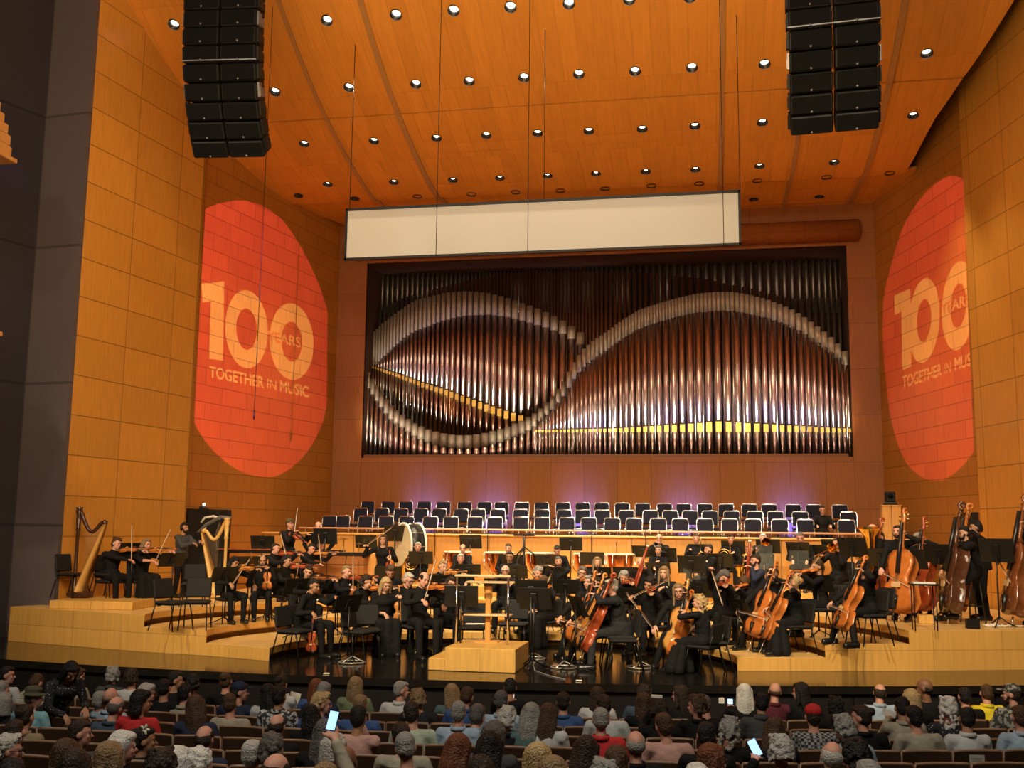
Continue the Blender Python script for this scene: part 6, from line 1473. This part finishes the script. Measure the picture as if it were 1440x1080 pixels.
# ------------------------------------------------------------------ audience (x, y of the head top, row, hair, hair colour, clothing, options)
HN = {'short': 'short', 'neat': 'short', 'long': 'long', 'longstraight': 'long straight', 'bob': 'bobbed', 'curly': 'curly', 'curlylong': 'long curly', 'bun': 'tied-up', 'ponytail': 'ponytailed', 'bald': 'almost no', 'balding': 'balding'}
CN = {'black': 'black', 'dkbrown': 'dark brown', 'brown': 'brown', 'ltbrown': 'light brown', 'auburn': 'auburn', 'ginger': 'ginger', 'blond': 'blond', 'dkblond': 'dark blond', 'grey': 'grey', 'ltgrey': 'light grey', 'white': 'white', 'dkgrey': 'dark grey'}
TN = {'ltblue': 'light blue', 'dkblue': 'dark blue', 'ltgreen': 'pale green', 'bluejacket': 'blue-grey', 'dkgrey': 'dark grey', 'blueplaid': 'blue and white checked', 'plaid': 'black and white plaid', 'floral': 'dark floral', 'camo': 'dark camouflage', 'printed': 'black and white printed', 'striped': 'striped tan'}
A = [(10, 936, 1, 'neat', 'black', 'white', 'R'), (3, 956, 2, 'neat', 'grey', 'dkgrey', ''), (5, 974, 3, 'bob', 'grey', 'black', ''), (57, 949, 1, 'neat', 'brown', 'striped', 'D'), (48, 966, 3, None, 'brown', 'cyan', 'RH'), (36, 990, 4, 'bun', 'dkbrown', 'tan', ''),
     (113, 938, 0, 'neat', 'brown', 'beige', ''), (158, 937, 0, 'curly', 'grey', 'dkgrey', 'LG'), (184, 940, 0, 'curly', 'dkbrown', 'white', ''), (141, 971, 2, 'neat', 'grey', 'ltblue', ''), (156, 966, 2, 'bald', 'brown', 'ltblue', ''), (167, 978, 3, 'balding', 'dkgrey', 'dkblue', ''),
     (199, 970, 3, 'bob', 'black', 'red', 'R'), (207, 961, 1, 'bob', 'ltgrey', 'black', 'R'), (229, 954, 1, 'neat', 'black', 'black', ''), (247, 943, 0, 'neat', 'black', 'black', 'R'), (113, 1011, 5, 'neat', 'dkbrown', 'dkgrey', 'R'), (13, 1033, 6, 'curly', 'ltgrey', 'dkgrey', 'RG'),
     (19, 1024, 5, 'neat', 'dkbrown', 'black', ''), (16, 1064, 8, 'neat', 'black', 'black', ''), (91, 1038, 7, 'longstraight', 'brown', 'black', ''), (103, 1052, 8, 'longstraight', 'dkbrown', 'black', ''), (153, 1042, 7, 'long', 'dkblond', 'black', ''), (173, 1028, 6, 'bob', 'white', 'black', 'R'),
     (203, 1021, 5, 'bun', 'black', 'black', 'RF'), (226, 1052, 8, 'curly', 'dkbrown', 'black', ''), (249, 1050, 7, 'bob', 'white', 'black', ''),
     (273, 948, 0, 'curly', 'black', 'black', ''), (260, 962, 1, 'neat', 'black', 'beige', ''), (274, 977, 3, 'longstraight', 'brown', 'navy', ''), (316, 945, 0, 'bun', 'brown', 'black', ''), (337, 958, 1, 'neat', 'dkbrown', 'navy', 'RC'), (322, 974, 2, 'neat', 'brown', 'beige', ''),
     (395, 949, 0, 'bun', 'dkbrown', 'white', ''), (376, 961, 1, 'longstraight', 'black', 'white', ''), (393, 964, 2, 'neat', 'black', 'printed', ''), (445, 954, 0, 'longstraight', 'auburn', 'blue', ''), (458, 958, 1, 'neat', 'grey', 'navy', ''), (452, 974, 2, 'curly', 'blond', 'blue', 'R'),
     (436, 990, 3, 'longstraight', 'black', 'black', ''), (390, 1003, 4, 'balding', 'dkbrown', 'black', ''), (288, 1019, 5, 'balding', 'dkbrown', 'navy', ''), (384, 1031, 6, 'curly', 'dkgrey', 'dkgrey', ''), (355, 1039, 6, 'neat', 'ltgrey', 'ltblue', ''), (282, 1052, 7, 'curly', 'white', 'navy', ''),
     (456, 1011, 5, 'longstraight', 'dkgrey', 'black', ''), (470, 1031, 6, 'bob', 'ltgrey', 'black', ''), (486, 1047, 7, 'bald', 'dkbrown', 'black', ''), (392, 1057, 8, 'balding', 'black', 'black', ''), (456, 1071, 8, 'neat', 'dkblond', 'beige', ''),
     (500, 951, 0, 'long', 'dkblond', 'green', ''), (507, 976, 2, 'neat', 'dkblond', 'blue', ''), (493, 991, 4, 'neat', 'black', 'pink', ''), (564, 957, 0, 'neat', 'grey', 'white', 'R'), (586, 968, 1, 'curly', 'dkblond', 'charcoal', ''), (577, 985, 3, 'neat', 'dkbrown', 'ltgreen', ''), (562, 1014, 5, 'neat', 'dkbrown', 'beige', ''),
     (568, 1028, 6, 'neat', 'grey', 'black', ''), (634, 961, 0, 'longstraight', 'dkblond', 'teal', ''), (659, 965, 1, 'neat', 'brown', 'blue', ''), (645, 985, 3, 'neat', 'grey', 'ltblue', ''), (674, 989, 3, 'neat', 'dkgrey', 'bluejacket', ''), (709, 953, 0, 'neat', 'black', 'black', ''), (705, 967, 2, 'neat', 'dkgrey', 'ltblue', ''),
     (716, 993, 3, 'curly', 'ltgrey', 'black', ''), (698, 1014, 5, 'bob', 'dkgrey', 'dkgrey', ''), (692, 1028, 6, 'longstraight', 'black', 'blueplaid', ''), (647, 1031, 6, 'long', 'auburn', 'bluejacket', ''), (673, 1060, 8, 'ponytail', 'dkbrown', 'black', ''),
     (792, 972, 1, 'neat', 'dkbrown', 'blue', ''), (749, 988, 3, 'long', 'grey', 'teal', ''), (773, 989, 3, 'long', 'brown', 'white', ''), (840, 965, 0, 'longstraight', 'dkbrown', 'white', ''), (847, 976, 2, 'neat', 'dkbrown', 'white', ''), (845, 994, 4, 'neat', 'grey', 'red', ''), (905, 974, 1, 'longstraight', 'brown', 'black', ''),
     (908, 963, 0, 'curly', 'dkbrown', 'dkblue', ''), (929, 984, 2, 'curly', 'dkbrown', 'black', 'R'), (957, 963, 0, 'longstraight', 'dkbrown', 'black', 'L'), (931, 1001, 4, 'neat', 'brown', 'pink', ''), (894, 1026, 5, 'balding', 'grey', 'black', ''), (827, 1034, 6, 'long', 'dkbrown', 'black', ''), (867, 1047, 7, 'ponytail', 'brown', 'dkgrey', ''),
     (756, 1043, 7, 'longstraight', 'blond', 'black', ''), (777, 1062, 8, 'longstraight', 'dkblond', 'grey', ''), (850, 1068, 8, 'curly', 'grey', 'grey', ''), (980, 977, 2, 'curly', 'brown', 'black', 'L'),
     (1047, 961, 0, 'long', 'white', 'black', ''), (988, 976, 1, 'neat', 'dkgrey', 'black', ''), (1073, 970, 2, 'neat', 'black', 'dkgrey', ''), (1091, 959, 0, 'bald', 'brown', 'maroon', ''), (1126, 959, 0, 'longstraight', 'black', 'black', 'L'), (1143, 990, 3, None, 'dkbrown', 'plaid', 'B'), (1175, 979, 1, 'curly', 'black', 'black', ''),
     (1028, 1008, 4, 'curlylong', 'grey', 'black', ''), (993, 1014, 5, 'neat', 'black', 'black', ''), (1091, 1008, 4, 'long', 'brown', 'black', ''), (1183, 1004, 4, 'curly', 'grey', 'bluejacket', ''), (1211, 991, 3, 'bun', 'dkbrown', 'black', 'L'), (1000, 1045, 7, 'long', 'auburn', 'black', 'R'), (1098, 1033, 6, 'curly', 'ltgrey', 'black', ''),
     (1172, 1041, 6, 'balding', 'ltgrey', 'grey', ''), (1198, 1038, 7, 'curly', 'black', 'black', ''), (980, 1071, 8, 'neat', 'white', 'black', ''), (1221, 1067, 8, 'neat', 'grey', 'dkgrey', ''), (1238, 961, 0, 'balding', 'dkbrown', 'ltblue', ''), (1281, 969, 1, 'bob', 'blond', 'black', ''), (1300, 953, 0, 'bald', 'black', 'black', 'LT'),
     (1269, 979, 2, 'neat', 'black', 'beige', ''), (1282, 991, 3, 'neat', 'black', 'beige', ''), (1332, 980, 2, 'curlylong', 'white', 'floral', ''), (1361, 994, 3, 'neat', 'black', 'white', ''), (1388, 962, 0, 'neat', 'brown', 'yellow', ''), (1422, 961, 1, 'neat', 'dkbrown', 'camo', 'LCV'), (1434, 991, 3, 'neat', 'brown', 'ltblue', ''),
     (1356, 966, 0, 'neat', 'black', 'black', '')]
poses = {}; HWP = {}
HP = {456: (469, 1028, .34, 'R'), 493: (505, 1016, .32, 'R'), 709: (722, 984, .35, 'R'), 395: (409, 990, .33, 'R'), 1047: (1027, 992, .35, 'L'), 1269: (1250, 1008, .33, 'L'), 1098: (1062, 1062, .30, 'L'), 929: (923, 988, .34, 'L')}
def apose(c):
    if c not in poses:
        if c == 'D': poses[c] = skeleton('sit', .55, 0, None, None, (0, 45, 0))
        elif c == 'L': poses[c] = skeleton('sit', .02, 0, None, None, (60, 4, 0))
        elif c == 'R': poses[c] = skeleton('sit', .02, 0, None, None, (-60, 4, 0))
        elif c == 'l': poses[c] = skeleton('sit', .0, .08, None, None, (14, 8, 8))
        elif c == 'r': poses[c] = skeleton('sit', .06, -.08, (.1, -.3, .8), (-.1, -.3, .8), (-12, 14, -6))
        else: poses[c] = skeleton('sit', .0, 0, None, None, (0, 2, 0))
    return poses[c]
cnt = {}; AUD = []
AV = sorted(A, key=lambda a: (a[2], a[0])); seen_t = {}
for (px, py, r, hs_, hc, top, op) in AV:
    pc = 'D' if 'D' in op else 'L' if 'L' in op else 'R' if 'R' in op else 'Nlr'[int(px) % 3] if int(px) % 5 else 'N'
    k = apose(pc); n = cnt.get(r, 0); cnt[r] = n+1
    sc = 1.16 if 'T' in op else 1.06+.05*((px*7) % 5)/4
    if hs_ == None and 'H' in op: sc = 1.0
    heading = pi; topv = (k.H+k.HR @ V((0, .02, .125)))*sc
    # sit in the row: solve depth on the row arc
    Y = 14.0-r
    for _ in range(6):
        X = atY(px, py, Y).x; Y = rowY(r, X)+.36
    p = atY(px, py, Y-topv.y); rz = pi+atan2(.0318*(X+6), 1)*.6
    wv = Matrix.Rotation(rz, 3, 'Z') @ topv; z = p.z-topv.z
    z = max(rz_(r)-.13, min(rz_(r)+.13, z))
    kk = ('A', pc)
    hn = (HN[hs_]+' '+CN[hc]+' hair') if hs_ and hs_ not in ('bald', 'balding') else ('a bald head' if hs_ == 'bald' else 'balding '+CN[hc]+' hair' if hs_ == 'balding' else ('a floppy brown hat' if 'H' in op else 'a red cap'))
    lab = lim('person with %s, %s top, %s from left in %s audience row' % (hn, TN.get(top, top), ordn(n), ordn(r)))
    if px in HP:
        hx, hy, dy, side_ = HP[px]; hwp = atY(hx, hy, Y+dy); loc_ = V((p.x-wv.x, Y, z)); lp = (Matrix.Rotation(-rz, 3, 'Z') @ (hwp-loc_))/sc
        k = skeleton('sit', .0, 0, lp if side_ == 'L' else (.06, -.35, .75), lp if side_ == 'R' else None, (0, 12, 0)); kk = None
        hi = 0 if side_ == 'L' else 1; HWP[px] = Matrix.Translation(loc_) @ Matrix.Rotation(rz, 4, 'Z') @ Matrix.Scale(sc, 4) @ (k.wr[hi]+(k.T[hi]-k.wr[hi]).normalized()*.09)
    skin = 'brown' if (px in (1300, 273, 486)) else 'tan' if hc == 'black' and int(px) % 2 else 'pink'
    t = person(k, (p.x-wv.x, Y, z), rz, lab, hair=hs_ or 'neat', hc=hc, skin=skin, top=top, jacket=top in ('bluejacket', 'dkgrey', 'teal'), lc='black', vox=.011, sc=sc, key=kk, cat='person', shoes=False,
               fat=1.0 if int(px) % 3 else 1.1, glasses='G' in op, hat='cap' if ('C' in op or 'B' in op) else 'floppy' if 'H' in op else None, hatc='red' if 'B' in op else 'camo' if 'V' in op else 'navy' if 'C' in op else 'olive', beard='dkbrown' if 'V' in op else None,
               group=None, collar=(hs_ not in ('long', 'longstraight', 'curlylong', 'ponytail', None) and int(px) % 3 != 1), face=pc in 'LRD', bust=False, sleeve='half' if (px*3) % 4 == 1 else 'long')
    AUD.append((px, py, t, k, sc, rz))
    if 'F' in op:
        c = V((p.x+.04, Y+.02, z+topv.z-.02)); fm = empty('hair_flower', c, 0, 'white star-shaped flower in the black hair of a woman in the sixth row', 'flower')
        for i in range(5): MB().ell((.03*cos(i*1.257), -.05, .03*sin(i*1.257)), (.026, .006, .014), Matrix.Rotation(-i*1.257, 3, 'Y'), nu=8, nv=5).build('petal', mat('petal_white', (.8, .78, .6), .6), fm)
# woman bending over in a floral blouse
k = skeleton('stand', .62, 0, (.10, -.62, .98), (-.12, -.60, .92), (0, 38, 0)); pw = atY(84, 928, 12.6); tv = (k.H+k.HR @ V((0, .02, .125))); hz_ = radians(115)
wv = Matrix.Rotation(hz_, 3, 'Z') @ tv
pw = atY(84, 928, 12.0); zf = rz_(2)
person(k, (pw.x-wv.x+.35, 12.0, pw.z-tv.z), radians(60), 'woman with long dark hair and dark floral blouse standing and bending over at the left', hair='longstraight', hc='black', skin='tan', top='floral', jacket=False, bust=True, vox=.010, lc='black', fat=1.15)
# things held up by the audience
def held(px, py, Y, d, m, lab, cat, nm, rot=(0, 0, 0)):
    p = atY(px, py, Y); o = MB().box((0, 0, 0), d, bev=min(d)*.3).build(nm, m, loc=p, rot=rot); return tag(o, lab, cat)
scr = emit('phone_screen', (.35, .6, 1), 1.3); scw = emit('phone_screen_white', (.9, .92, .95), 1.5)
def phone(px, py, Y, lab, m, tilt=.4, w=.07, h=.14):
    p = atY(px, py, Y); t = empty('smartphone', p, 0, lab, 'phone'); t.rotation_euler = (-.35, tilt, 0); MB().box((0, 0, 0), (w+.008, .009, h+.01), bev=.003).build('case', spk, t); MB().box((0, -.006, 0), (w, .003, h)).build('screen', m, t)
def ph2(key, lab, m, tilt, w, h, dx=0, dz=.05):
    p = HWP[key]; t = empty('smartphone', (p.x+dx, p.y-.01, p.z+dz), 0, lab, 'phone'); t.rotation_euler = (-.35, tilt, 0)
    MB().box((0, 0, 0), (w+.008, .009, h+.01), bev=.003).build('case', spk, t); MB().box((0, -.006, 0), (w, .003, h)).build('screen', m, t)
ph2(456, 'smartphone with bright blue screen held by the long-haired person in the sixth row', scr, .12, .06, .12)
ph2(493, 'glowing white phone edge beside the black-haired person in pink', scw, 0, .02, .13)
ph2(709, 'glowing white phone held up near the stage right of the podium', scw, 0, .04, .10)
ph2(1098, 'smartphone with pale blue screen held low in the seventh row', scr, -.5, .07, .14)
ph2(1047, 'small bright phone screen beside the white-haired woman', scr, 0, .07, .07)
def hb(key, d, lab, cat, nm, dx=0, dz=.06, rot=(0, 0, 0)):
    p = HWP[key]; tag(MB().box((0, 0, 0), d, bev=min(d)*.3).build(nm, paper, loc=(p.x+dx, p.y-.02, p.z+dz), rot=rot), lab, cat)
hb(1047, (.08, .01, .08), 'small lit card held left of the white-haired woman in front', 'card', 'card', -.12)
hb(395, (.16, .008, .22), 'right page of the open white programme held by the reader in the first row', 'programme', 'programme', .06, .06, (0, .2, 0))
hb(395, (.15, .008, .20), 'left page of the open white programme in the first row', 'programme', 'programme', -.08, .04, (0, -.2, .4))
hb(929, (.14, .02, .04), 'white leaflet held in front of the curly-haired person', 'leaflet', 'leaflet')
hb(1269, (.17, .01, .08), 'open programme held by the person in beige in the third row', 'programme', 'programme', 0, .04, (0, .3, 0))
# sheet taped to the back of a seat
p = atY(1374, 1069, 11.8); p = atY(1374, 1069, rowY(3, p.x)-.125); t = empty('seat_notice', p, radians(5), 'white paper notice taped on the back of the seat behind the man in white', 'notice'); MB().box((0, 0, 0), (.155, .004, .105)).build('sheet', mat('notice_paper', (.42, .41, .38), .8), t)
for i, (w_, z) in enumerate(((.11, .016), (.10, 0), (.11, -.014))): MB().box((0, -.003, z), (w_, .002, .006 if i == 0 else .003)).build('print_line', mat('print_grey', (.16, .16, .16), .8), t)
# white-haired white/yellow scarf detail
m = [q for q in AUD if q[0] == 1388][0]
bpy.data.scenes.remove(TMP)
bpy.context.view_layer.update()
# prototypes that were never placed
for o in [o for o in COL.objects if o.location.z < -40 and o.parent is None]:
    for c in list(o.children_recursive): bpy.data.objects.remove(c)
    bpy.data.objects.remove(o)

# bring the whole place to real size (a seated player is 1.3 m high): every top-level thing, the camera and the lamps
S_ = 1/G; bpy.context.view_layer.update()
for o in list(COL.objects):
    if o.parent is None and o.type != 'LIGHT' and o.type != 'CAMERA':
        mw = o.matrix_world.copy(); o.matrix_world = Matrix.Scale(S_, 4) @ mw
    elif o.parent is None: o.location = o.location*S_
    if o.type == 'LIGHT':
        l = o.data; l.energy *= S_*S_
        if l.type == 'AREA': l.size *= S_; l.size_y *= S_
        else: l.shadow_soft_size *= S_
